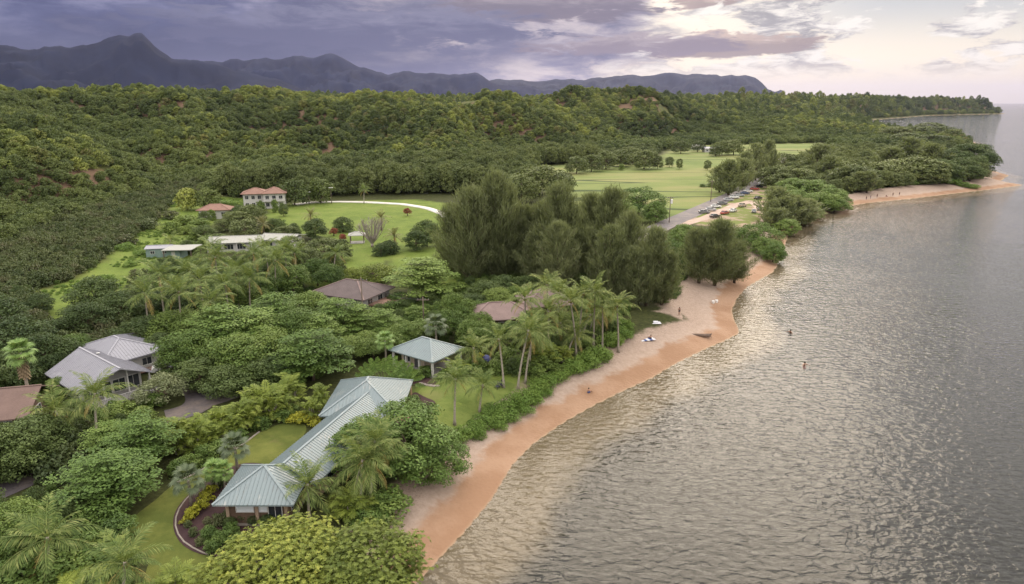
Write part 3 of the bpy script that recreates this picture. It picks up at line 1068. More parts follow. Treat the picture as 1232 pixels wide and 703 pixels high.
def frond_arrays(L, pitch, droop, pairs, leaflet, rng, width=0.07, hang=0.5, twist=0.0):
    """one feather frond leaving the origin along +x; returns vertices, quads"""
    n = 11
    pts, a = [np.zeros(3)], pitch
    for i in range(n):
        a -= droop / n * (0.5 + 1.3 * i / n)
        pts.append(pts[-1] + np.array([math.cos(a), 0, math.sin(a)]) * L / n)
    pts = np.array(pts)
    V, F = [], []

    def quad(*q):
        o = len(V)
        V.extend(q)
        F.append((o, o + 1, o + 2, o + 3))
    for i in range(n):
        w0, w1 = 0.055 * (1 - i / n) + 0.012, 0.055 * (1 - (i + 1) / n) + 0.012
        quad(pts[i] + [0, w0, 0.01], pts[i] - [0, w0, -0.01], pts[i + 1] - [0, w1, -0.01], pts[i + 1] + [0, w1, 0.01])
    for j in range(pairs):
        t = 0.13 + 0.87 * (j + 0.5) / pairs
        s = t * n
        i = min(int(s), n - 1)
        p = pts[i] + (pts[i + 1] - pts[i]) * (s - i)
        f = unit((pts[i + 1] - pts[i])[None])[0]
        ll = leaflet * (0.35 + 0.9 * math.sin(min(1.0, t * 1.12) * math.pi * 0.86 + 0.18))
        for sd in (-1, 1):
            if rng.random() < 0.05:
                continue
            sw = 0.45 + 0.75 * t + rng.uniform(-0.12, 0.12)
            d = unit((np.array([0, sd, 0]) + f * sw + np.array([0, 0, -hang * rng.uniform(0.5, 1.3) + twist * sd]))[None])[0]
            q = d * ll * rng.uniform(0.85, 1.1)
            mid = p + q * 0.5 + np.array([0, 0, 0.02])
            end = p + q + np.array([0, 0, -ll * 0.22 * hang])
            quad(p - f * width * 0.4, mid - f * width * 0.6, end, mid + f * width * 0.6)
    return np.array(V), np.array(F)


def frond_mesh(name, mat, seed, **kw):
    rng = np.random.default_rng(seed)
    V, F = frond_arrays(rng=rng, **kw)
    return mesh_np(name, V, F, MATS[mat], tint=np.repeat(rng.random(len(F)), 4))


FRONDS = {
    'up': [frond_mesh('frond', 'leaf_palm', 30 + i, L=3.9, pitch=R(72 - 10 * i), droop=R(46), pairs=25, leaflet=0.85, hang=0.30, width=0.10, twist=0.2 * (-1) ** i) for i in range(2)],
    'mid': [frond_mesh('frond', 'leaf_palm', 40 + i, L=4.5, pitch=R(46 - 12 * i), droop=R(66), pairs=26, leaflet=0.9, hang=0.50, width=0.10, twist=0.25 * (-1) ** i) for i in range(3)],
    'low': [frond_mesh('frond', 'leaf_palm', 50 + i, L=4.3, pitch=R(10 - 12 * i), droop=R(60), pairs=25, leaflet=0.9, hang=0.75, width=0.10, twist=0.2 * (-1) ** i) for i in range(2)],
    'old': [frond_mesh('frond', 'leaf_palm_old', 60, L=3.8, pitch=R(-30), droop=R(55), pairs=20, leaflet=0.75, hang=1.0)],
}
DATE = {
    'up': [frond_mesh('frond', 'leaf_date', 70, L=3.0, pitch=R(70), droop=R(45), pairs=22, leaflet=0.55, hang=0.15)],
    'mid': [frond_mesh('frond', 'leaf_date', 71, L=3.4, pitch=R(38), droop=R(70), pairs=22, leaflet=0.6, hang=0.2), frond_mesh('frond', 'leaf_date', 73, L=3.4, pitch=R(20), droop=R(70), pairs=22, leaflet=0.6, hang=0.2)],
    'low': [frond_mesh('frond', 'leaf_date', 72, L=3.2, pitch=R(0), droop=R(60), pairs=20, leaflet=0.55, hang=0.3)],
    'old': [frond_mesh('frond', 'leaf_palm_old', 74, L=2.6, pitch=R(-40), droop=R(40), pairs=16, leaflet=0.45, hang=0.4)],
}


def fan_leaf(name, mat, seed, stalk, rad, pitch):
    """pleated fan leaf on a stalk, along +x"""
    rng = np.random.default_rng(seed)
    V, F = [], []
    c = np.array([math.cos(pitch) * stalk, 0, math.sin(pitch) * stalk])
    V += [(0, 0.03, 0), (0, -0.03, 0), tuple(c + [0, -0.02, 0]), tuple(c + [0, 0.02, 0])]
    F.append((0, 1, 2, 3))
    f = np.array([math.cos(pitch - 0.35), 0, math.sin(pitch - 0.35)])
    upv = np.array([-math.sin(pitch - 0.35), 0, math.cos(pitch - 0.35)])
    n = 18
    for i in range(n):
        a0, a1 = R(-125 + 250 * i / n), R(-125 + 250 * (i + 1) / n)
        am = (a0 + a1) / 2
        q = rad * rng.uniform(0.88, 1.08)
        o = len(V)
        for a, rr, lf in ((a0, 0.62, 0.05), (am, 1.0, -0.22), (a1, 0.62, 0.05)):
            p = c + (f * math.cos(a) + np.array([0, 1, 0]) * math.sin(a)) * q * rr + upv * lf * q
            V.append(tuple(p))
        V.append(tuple(c))
        F.append((o, o + 1, o + 2, o + 3))
    return mesh_np(name, np.array(V), np.array(F), MATS[mat], tint=np.repeat(rng.random(len(F)), 4))


FANS = [fan_leaf('fan_leaf', 'leaf_fan', 80 + i, 1.15, 0.85, R(p)) for i, p in enumerate((72, 40, 12, -18))]
FANS_GREEN = [fan_leaf('fan_leaf', 'leaf_traveller', 90 + i, 1.0, 0.8, R(p)) for i, p in enumerate((72, 40, 12, -25))]


def paddle_leaf(seed):
    """banana-like blade on a long stalk, torn at the edges, along +z"""
    rng = np.random.default_rng(seed)
    V, F = [], []
    V += [(-0.07, 0, 0), (0.07, 0, 0), (0.04, 0, 2.2), (-0.04, 0, 2.2)]
    F.append((0, 1, 2, 3))
    n = 12
    for i in range(n):
        z0, z1 = 2.2 + 2.5 * i / n, 2.2 + 2.5 * (i + 1) / n - rng.uniform(0, 0.07)
        for s in (-1, 1):
            w0 = 0.46 * math.sin(math.pi * (0.10 + 0.84 * i / n)) ** 0.6
            w1 = 0.46 * math.sin(math.pi * (0.10 + 0.84 * (i + 1) / n)) ** 0.6
            b0, b1 = -0.10 * (i / n) ** 2 * 4, -0.10 * ((i + 1) / n) ** 2 * 4
            dr = rng.uniform(-0.25, 0.02)
            o = len(V)
            V += [(0, b0, z0), (s * w0, b0 - 0.12 + dr, z0 + 0.18), (s * w1, b1 - 0.12 + dr, z1 + 0.18), (0, b1, z1)]
            F.append((o, o + 1, o + 2, o + 3))
    return mesh_np('paddle_leaf', np.array(V), np.array(F), MATS['leaf_traveller'], tint=np.repeat(rng.random(len(F)), 4))


PADDLES = [paddle_leaf(100 + i) for i in range(2)]


def make_areca(kind, seed, W, H, nfr, mat):
    """clump of slender feathery palms rising from one root"""
    rng = np.random.default_rng(seed)
    Vs, Fs, Ts, o = [], [], [], 0
    mb = MB()
    for i in range(nfr):
        V, F = frond_arrays(L=rng.uniform(1.5, 2.3), pitch=R(rng.uniform(35, 82)), droop=R(rng.uniform(60, 110)), pairs=11, leaflet=0.55, rng=rng, width=0.12, hang=0.3)
        ph = rng.uniform(0, 2 * math.pi)
        rr = W * 0.28 * math.sqrt(rng.random())
        th = rng.uniform(0, 2 * math.pi)
        base = np.array([rr * math.cos(th), rr * math.sin(th), H * rng.uniform(0.05, 0.72)])
        c, s = math.cos(ph), math.sin(ph)
        V = V @ np.array([[c, s, 0], [-s, c, 0], [0, 0, 1]]) + base
        Vs.append(V)
        Fs.append(F + o)
        Ts.append(np.full(len(V), rng.random() * 0.6) + np.repeat(rng.random(len(F)), 4) * 0.4)
        o += len(V)
        if i % 2 == 0:
            mb.tube([(base[0] * 0.5, base[1] * 0.5, -0.1), tuple(base)], [0.06, 0.04], 5, cap=False)
    reg(kind, mb.mesh('stems', MATS['bark_pale'], smooth=True), mesh_np('crown', np.concatenate(Vs), np.concatenate(Fs), MATS[mat], tint=np.concatenate(Ts)), W, H)


def make_bare(kind, seed, W, H):
    """leafless grey tree: many fine upright branches"""
    rng = np.random.default_rng(seed)
    mb, tw = MB(), MB()
    mb.tube([(0, 0, -0.2), (0, 0, H * 0.15)], [0.3, 0.25], 7)
    for i in range(26):
        ph = i * 2.4
        L = W / 2 * rng.uniform(0.3, 1.0)
        e = np.array([L * math.cos(ph), L * math.sin(ph), H * rng.uniform(0.7, 1.0)])
        m = np.array([e[0] * 0.55, e[1] * 0.55, H * 0.45])
        mb.tube([(0, 0, H * 0.1), tuple(m), tuple(e)], [0.14, 0.08, 0.03], 5, cap=False)
        for j in range(14):
            t = rng.uniform(0.3, 1)
            p = m + (e - m) * t
            q = p + np.array([rng.normal() * 0.5, rng.normal() * 0.5, rng.uniform(0.6, 1.6)])
            tw.tube([tuple(p), tuple(q)], [0.035, 0.015], 3, cap=False)
    reg(kind, mb.mesh('trunk', MATS['bark_pale'], smooth=True), tw.mesh('crown', MATS['bark_pale']), W, H)


for i in range(3):
    make_tiered('almond', 200 + i, 10, 8, 8500, 0.36, 'leaf_almond')
    make_round('broad', 210 + i, 9, 9, 2.2, 46, 1.35, 9000, 0.33, 'leaf_broad')
    make_ironwood('ironwood', 230 + i, 10.5, 22, 150, 110, 'leaf_ironwood', width=0.10, length=1.25)
    make_round('beach_bush', 240 + i, 3.4, 1.7, 0.1, 22, 0.62, 2400, 0.19, 'leaf_naupaka', flat=0.8, low=0.9, fork=0.1, rtrunk=0.06)
    make_round('scrub', 250 + i, 3.6, 3.0, 0.3, 16, 0.85, 800, 0.40, 'leaf_scrub', low=0.9, fork=0.15, rtrunk=0.08, slim=0.6)
    make_areca('areca', 260 + i, 3.2, 3.6, 46, 'leaf_areca')
for i in range(2):
    make_round('dark', 220 + i, 8, 8.5, 1.0, 44, 1.25, 8500, 0.32, 'leaf_dark', low=0.9)
    make_round('milo', 270 + i, 10, 8, 0.8, 60, 1.25, 10500, 0.33, 'leaf_almond', up=0.5, rough=0.5, low=0.85)
    make_rosette('rosette', 280 + i, 13, 8.5, 'leaf_rosette')
    make_round('croton', 290 + i, 1.5, 1.0, 0.1, 9, 0.32, 420, 0.2, 'leaf_croton', fork=0.1, rtrunk=0.03)
    make_round('shrub', 294 + i, 3.0, 2.4, 0.2, 18, 0.6, 1900, 0.24, 'leaf_broad', low=0.9, fork=0.15, rtrunk=0.06)
for i in range(4):
    make_round('hill_tree', 300 + i, 8.5, 7.5, 0.8, 34, 1.35, 1900, 0.62, 'leaf_hill' if i < 2 else 'leaf_gully_shade', low=0.9, fork=0.2, rtrunk=0.2, slim=0.65)
for i in range(2):
    make_round('far_tree', 310 + i, 9, 9, 1.0, 46, 1.3, 3400, 0.5, 'leaf_far', slim=0.6, low=0.9)
    make_ironwood('far_ironwood', 320 + i, 9, 16, 50, 60, 'leaf_ironwood', width=0.28, length=1.3)
make_round('olive_bush', 330, 7, 4, 0.2, 60, 0.95, 8000, 0.22, 'leaf_areca', up=0.3, lop=0.08, low=0.9)
make_round('clipped_bush', 331, 4, 3.6, 0.1, 40, 0.7, 5000, 0.2, 'leaf_dark', lop=0.08, low=0.9)
make_round('red_bush', 332, 3, 3, 0.3, 18, 0.6, 1400, 0.26, 'leaf_red')
make_round('plumeria', 333, 6, 4.2, 0.8, 30, 0.8, 3600, 0.26, 'leaf_grey')
make_bare('bare', 334, 6.5, 8.5)

COUNT = {}


def plant(kind, name, label, cat, pos, W, H, group=None, seed=None, trunk_name='trunk'):
    """place one tree or shrub: an Empty at its root with trunk and crown below it"""
    i = COUNT.get(kind, 0)
    COUNT[kind] = i + 1
    vs = KINDS[kind]
    tm, cm, w0, h0 = vs[(i * 7 + i // 3) % len(vs)]
    rz = (i * 2.39996 + 0.7) % (2 * math.pi)
    t = thing(name, label, cat, (pos[0], pos[1], pos[2]), rz, group)
    s = (W / w0, W / w0, H / h0)
    link(trunk_name, tm, t, scale=s)
    c = link('crown', cm, t, scale=s)
    return t, c


def from_top(u, v, H, sink=0.9):
    """root of a plant whose top shows at (u, v) and which is H metres tall"""
    z = 3.1
    for _ in range(5):
        p = at_z(u, v, z + H * sink)
        z = max(gz(p[0], p[1]), 0.0)
    return np.array([p[0], p[1], z])


PALMS = 0


def palm(base, head, name, label, group=None, scale=1.0, fr=FRONDS, n=21, trunk_r=0.17, mat='bark_palm', nuts=True):
    global PALMS
    rng = np.random.default_rng(500 + PALMS)
    PALMS += 1
    base, head = np.array(base, float), np.array(head, float)
    t = thing(name, label, 'palm tree', tuple(base), 0, group)
    h = head - base
    mb = MB()
    pts, rad = [], []
    for i in range(9):
        s = i / 8
        bend = np.array([h[0], h[1], 0]) * (s ** 1.5) + np.array([0, 0, h[2]]) * s
        pts.append(tuple(bend - np.array([0, 0, 0.2 if i == 0 else 0])))
        rad.append(trunk_r * (1.75 if i == 0 else 1.15 if i == 1 else 1.0 - 0.3 * s))
    mb.tube(pts, rad, 8)
    tr = mb.build('trunk', MATS[mat], t, smooth=True)
    ga = 2.39996
    ph0 = rng.uniform(0, 6.28)
    for i in range(n):
        s = i / (n - 1)
        key = 'up' if s < 0.26 else 'mid' if s < 0.70 else 'low' if s < 0.92 else 'old'
        me = fr[key][rng.integers(len(fr[key]))]
        q = scale * rng.uniform(0.85, 1.12)
        link('frond', me, t, tuple(h + np.array([0, 0, -0.05 - 0.25 * s])), (rng.normal() * 0.12, rng.normal() * 0.10, ph0 + i * ga + rng.normal() * 0.15), (q, q, q))
    if nuts:
        nb = MB()
        for i in range(7):
            a = i * 0.9 + ph0
            nb.lathe([(0.02, -0.16), (0.10, -0.09), (0.12, 0), (0.08, 0.10), (0.02, 0.15)], 6, (0.24 * math.cos(a), 0.24 * math.sin(a), -0.35 - 0.1 * (i % 2)))
        o = nb.build('coconut_cluster', MATS['coconut'], t, smooth=True)
        o.location = tuple(h)
        o['kind'] = 'stuff'
    return t


def palm_px(ub, vb, uc, vc, place, **kw):
    """coconut palm whose foot shows at (ub, vb) and whose head shows at (uc, vc)"""
    b = G0(ub, vb)
    hd = at_depth(uc, vc, b)
    return palm(b, hd, 'coconut_palm', 'coconut palm ' + place, group='coconut palms ' + place, **kw)


def palm_head(uc, vc, H, place, **kw):
    """coconut palm of height H whose foot is hidden"""
    p = from_top(uc, vc, H, 1.0)
    lean = RNG.normal(size=2) * 0.05 * H
    b = (p[0] - lean[0], p[1] - lean[1], gz(p[0] - lean[0], p[1] - lean[1]))
    return palm(b, (p[0], p[1], p[2] + H), 'coconut_palm', 'coconut palm ' + place, group='coconut palms ' + place, **kw)


def fan_palm(u, v, H, label, leaves=FANS, scale=1.0, skirt=False, n=22):
    p = from_top(u, v, H, 1.0)
    t = thing('fan_palm', label, 'palm tree', tuple(p), 0)
    mb = MB()
    mb.tube([(0, 0, -0.2), (0.05, 0, H * 0.5), (0, 0.04, H)], [0.2 * scale, 0.15 * scale, 0.13 * scale], 8)
    mb.build('trunk', MATS['bark_palm'], t, smooth=True)
    for i in range(n):
        s = i / (n - 1)
        me = leaves[min(3, int(s * 4))]
        link('fan_leaf', me, t, (0, 0, H - 0.15 * s), (0, 0, i * 2.39996), (scale,) * 3)
    if skirt:
        sk = MB()
        for i in range(70):
            a = i * 2.4
            z = H - 0.3 - 2.6 * (i / 70)
            sk.bar((0.1 * math.cos(a), 0.1 * math.sin(a), z), (0.75 * math.cos(a), 0.75 * math.sin(a), z - 1.0), 0.28, 0.02)
        sk.build('dead_leaf_skirt', MATS['dead_skirt'], t)
    return t


def traveller_palm(u, v, H, label, rz, n=13, scale=1.0):
    p = from_top(u, v, H, 1.0)
    t = thing('traveller_palm', label, 'palm tree', tuple(p), rz)
    th = max(0.4, H - 3.6 * scale)
    mb = MB()
    mb.tube([(0, 0, -0.2), (0, 0, th)], [0.24, 0.2], 8)
    mb.build('trunk', MATS['bark_palm'], t, smooth=True)
    for i in range(n):
        a = R(-82 + 164 * i / (n - 1))
        link('paddle_leaf', PADDLES[i % 2], t, (0, 0.03 * (i % 3), th - 0.2), (RNG.normal() * 0.1, a, 0), (scale,) * 3)
    return t


# ------------------------------------------------------------------ masses of plants that nobody could count
def scatter(name, label, pts, scl, rot, idx, sources, cat):
    """points carrying instances of crowns that also stand in the scene as single plants"""
    me = bpy.data.meshes.new(name)
    me.vertices.add(len(pts))
    me.vertices.foreach_set('co', np.ascontiguousarray(pts, np.float32).ravel())
    for nm, typ, arr in (('scl', 'FLOAT_VECTOR', scl), ('rot', 'FLOAT_VECTOR', rot), ('src', 'INT', idx)):
        a = me.attributes.new(nm, typ, 'POINT')
        if typ == 'INT':
            a.data.foreach_set('value', np.ascontiguousarray(arr, np.int32))
        else:
            a.data.foreach_set('vector', np.ascontiguousarray(arr, np.float32).ravel())
    o = link(name, me)
    tag(o, label, cat, kind='stuff')
    ng = bpy.data.node_groups.new(name + '_nodes', 'GeometryNodeTree')
    ng.interface.new_socket('Geometry', in_out='INPUT', socket_type='NodeSocketGeometry')
    ng.interface.new_socket('Geometry', in_out='OUTPUT', socket_type='NodeSocketGeometry')
    k = Nodes(ng)
    gi, go = k.new('NodeGroupInput'), k.new('NodeGroupOutput')
    na = lambda nm, dt: k.new('GeometryNodeInputNamedAttribute', {'Name': nm}, data_type=dt).outputs[0]
    sclo, roto, srco = na('scl', 'FLOAT_VECTOR'), na('rot', 'FLOAT_VECTOR'), na('src', 'INT')
    er = k.new('FunctionNodeEulerToRotation', {0: roto}).outputs[0]
    join = k.new('GeometryNodeJoinGeometry')
    for i, s in enumerate(sources):
        oi = k.new('GeometryNodeObjectInfo', transform_space='ORIGINAL')
        oi.inputs['Object'].default_value = s
        oi.inputs['As Instance'].default_value = True
        cmp_ = k.new('FunctionNodeCompare', data_type='INT', operation='EQUAL')
        k.l.new(srco, cmp_.inputs[2])
        cmp_.inputs[3].default_value = i
        ip = k.new('GeometryNodeInstanceOnPoints')
        k.l.new(gi.outputs[0], ip.inputs['Points'])
        k.l.new(cmp_.outputs[0], ip.inputs['Selection'])
        k.l.new(oi.outputs['Geometry'], ip.inputs['Instance'])
        k.l.new(er, ip.inputs['Rotation'])
        k.l.new(sclo, ip.inputs['Scale'])
        k.l.new(ip.outputs[0], join.inputs[0])
    k.l.new(join.outputs[0], go.inputs[0])
    md = o.modifiers.new('plants', 'NODES')
    md.node_group = ng
    return o


def jitter_grid(x0, x1, y0, y1, step, seed):
    rng = np.random.default_rng(seed)
    X, Y = np.meshgrid(np.arange(x0, x1, step), np.arange(y0, y1, step))
    x = (X + rng.uniform(-0.48, 0.48, X.shape) * step).ravel()
    y = (Y + rng.uniform(-0.48, 0.48, Y.shape) * step).ravel()
    return x, y


def in_polys(polys, x, y, grow=0.0):
    mk = np.zeros(len(x), bool)
    for p in polys:
        i = inside(p, x, y)
        if grow:
            i |= edge_dist(p, x, y) < grow
        mk |= i
    return mk


# ------------------------------------------------------------------ roads, paths, lawns and beds
def strip(name, label, cat, pts, width, off, mat, thick=0.0, widths=None):
    """a road or path laid on the ground along a line of points"""
    pts = np.array(pts, float)
    # resample
    seg = np.hypot(*np.diff(pts, axis=0).T)
    s = np.concatenate([[0], np.cumsum(seg)])
    n = max(6, int(s[-1] / 1.5))
    q = np.linspace(0, s[-1], n)
    x, y = np.interp(q, s, pts[:, 0]), np.interp(q, s, pts[:, 1])
    ker = np.ones(5) / 5
    xs = np.convolve(np.pad(x, 2, 'edge'), ker, 'valid')
    ys = np.convolve(np.pad(y, 2, 'edge'), ker, 'valid')
    tx, ty = np.gradient(xs), np.gradient(ys)
    L = np.hypot(tx, ty)
    nx, ny = -ty / L, tx / L
    w = np.full(n, width) if widths is None else np.interp(q, s, widths)
    cols = [-0.5, -0.17, 0.17, 0.5]
    V = np.stack([np.stack([xs + nx * w * c, ys + ny * w * c], -1) for c in cols], 1).reshape(-1, 2)
    z = ground_z(V[:, 0], V[:, 1]) + off
    V = np.column_stack([V, z])
    m = len(cols)
    i = np.arange(n - 1)[:, None] * m + np.arange(m - 1)[None, :]
    F = np.stack([i, i + m, i + m + 1, i + 1], -1).reshape(-1, 4)
    if thick:
        nv = len(V)
        V = np.concatenate([V, V - np.array([0, 0, thick])])
        a = np.arange(n - 1) * m
        F = np.concatenate([F, np.stack([a, a + nv, a + m + nv, a + m], -1), np.stack([a + m - 1, a + 2 * m - 1, a + 2 * m - 1 + nv, a + m - 1 + nv], -1)])
    o = link(name, mesh_np(name, V, F, MATS[mat], smooth=False))
    tag(o, label, cat, kind='structure')
    return o


def sheet(name, label, cat, poly, off, mat):
    """a flat piece of ground cover with a sharp outline"""
    bm = bmesh.new()
    vs = [bm.verts.new((p[0], p[1], 0)) for p in poly]
    f = bm.faces.new(vs)
    bmesh.ops.triangulate(bm, faces=[f])
    for _ in range(3):
        bmesh.ops.subdivide_edges(bm, edges=[e for e in bm.edges if e.calc_length() > 2.5], cuts=1, use_grid_fill=False)
        bmesh.ops.triangulate(bm, faces=bm.faces[:])
    bmesh.ops.recalc_face_normals(bm, faces=bm.faces[:])
    co = np.array([v.co[:] for v in bm.verts])
    z = ground_z(co[:, 0], co[:, 1]) + off
    for v, zz in zip(bm.verts, z):
        v.co.z = zz
    for f in bm.faces:
        if f.normal.z < 0:
            f.normal_flip()
    me = bpy.data.meshes.new(name)
    bm.to_mesh(me)
    bm.free()
    me.materials.append(MATS[mat])
    o = link(name, me)
    tag(o, label, cat, kind='structure')
    return o


def smooth_poly(pts, it=2):
    p = np.array(pts, float)
    for _ in range(it):
        a = 0.75 * p + 0.25 * np.roll(p, -1, 0)
        b = 0.25 * p + 0.75 * np.roll(p, -1, 0)
        p = np.stack([a, b], 1).reshape(-1, 2)
    return p


g2 = lambda pts: [tuple(G0(u, v)[:2]) for u, v in pts]

ROAD = g2([(690, 330), (745, 296), (802, 270), (850, 249), (885, 233), (905, 222), (918, 214), (926, 204), (940, 190)])
strip('road', 'grey asphalt road running past the pasture to the beach', 'road', ROAD, 8.2, 0.05, 'road_asphalt')
strip('park_path', 'white concrete drive curving round the park lawn', 'path', g2([(352, 247), (372, 244), (410, 243), (450, 244), (485, 246), (515, 251), (534, 258), (540, 264)]), 3.4, 0.22, 'concrete', thick=0.35)
strip('driveway', 'dark asphalt driveway winding to the grey-roofed house', 'driveway', g2([(-40, 606), (10, 588), (45, 571), (72, 556), (85, 545)]), 4.2, 0.05, 'drive_asphalt')
strip('forecourt', 'tarmac forecourt between the grey-roofed house and hedge', 'driveway', g2([(196, 449), (214, 452), (232, 462), (246, 474), (246, 486), (226, 498), (190, 503)]), 4.6, 0.05, 'drive_asphalt')
strip('side_drive', 'short tarmac drive behind the clipped palm hedge', 'driveway', g2([(243, 487), (262, 481), (284, 475), (300, 468)]), 3.2, 0.056, 'drive_asphalt')
strip('beach_track', 'sandy track between the parked cars and the trees', 'path', g2([(815, 272), (850, 262), (885, 247), (905, 242), (925, 262), (918, 276)]), 4.5, 0.04, 'gravel')

lawn_a = smooth_poly(g2([(150, 640), (165, 618), (188, 602), (205, 585), (262, 556), (300, 527), (335, 510), (362, 507), (372, 517), (352, 540), (322, 560), (300, 575), (262, 610), (262, 640), (255, 670), (250, 705), (232, 735), (175, 735), (172, 700), (182, 668), (160, 662)]))
sheet('garden_lawn', 'mown lawn curving round the teal-roofed beach house', 'lawn', lawn_a, 0.045, 'lawn_garden')
lawn_c = smooth_poly(g2([(118, 668), (140, 640), (158, 618), (170, 622), (158, 645), (138, 668)]))
sheet('verge_lawn', 'small tongue of bright grass beside the garden lawn', 'lawn', lawn_c, 0.060, 'lawn_bright')
lawn_b = smooth_poly(g2([(500, 470), (520, 462), (552, 452), (600, 458), (622, 462), (612, 476), (585, 492), (565, 510), (540, 522), (505, 505)]))
sheet('seaside_lawn', 'bright green lawn between the cottage and the beach', 'lawn', lawn_b, 0.045, 'lawn_bright')
lawn_d = smooth_poly(g2([(385, 612), (405, 585), (428, 592), (425, 618), (400, 628)]))
sheet('palm_lawn', 'patch of lawn under the palms beside the beach house', 'lawn', lawn_d, 0.045, 'lawn_garden')
verge = g2([(-40, 592), (20, 568), (60, 548), (70, 553), (30, 577), (-40, 606)])
sheet('drive_verge', 'grass strip along the dark driveway', 'lawn', np.array(verge), 0.04, 'lawn_garden')

bed_px = [(209, 618), (222, 600), (240, 586), (258, 574), (290, 556), (330, 560), (360, 590), (358, 625), (330, 650), (300, 668), (262, 671), (236, 667), (217, 655), (208, 638)]
bed = smooth_poly(g2(bed_px))
sheet('mulch_bed', 'dark mulched flower bed round the beach house', 'flower bed', bed, 0.075, 'mulch')
bed2 = smooth_poly(g2([(497, 470), (510, 478), (526, 484), (520, 492), (503, 494), (490, 488)]))
sheet('mulch_bed', 'small mulched bed at the seaward corner of the beach house', 'flower bed', bed2, 0.075, 'mulch')
bed3 = smooth_poly(g2([(480, 447), (500, 452), (528, 458), (522, 465), (490, 464), (470, 456)]))
sheet('mulch_bed', 'planted bed below the hip-roofed cottage', 'flower bed', bed3, 0.07, 'mulch')
cu = g2([(256, 574), (240, 585), (222, 599), (211, 614), (207, 632), (211, 646), (221, 658), (238, 667), (262, 671)])
strip('bed_kerb', 'pale curved kerb edging the mulched bed', 'kerb', cu, 0.15, 0.13, 'stone', thick=0.2)
cu = g2([(200, 588), (230, 573), (262, 556), (284, 543), (300, 528), (318, 516)])
strip('lawn_edging', 'pale stone edging between lawn and hedge', 'kerb', cu, 0.22, 0.13, 'stone', thick=0.2)


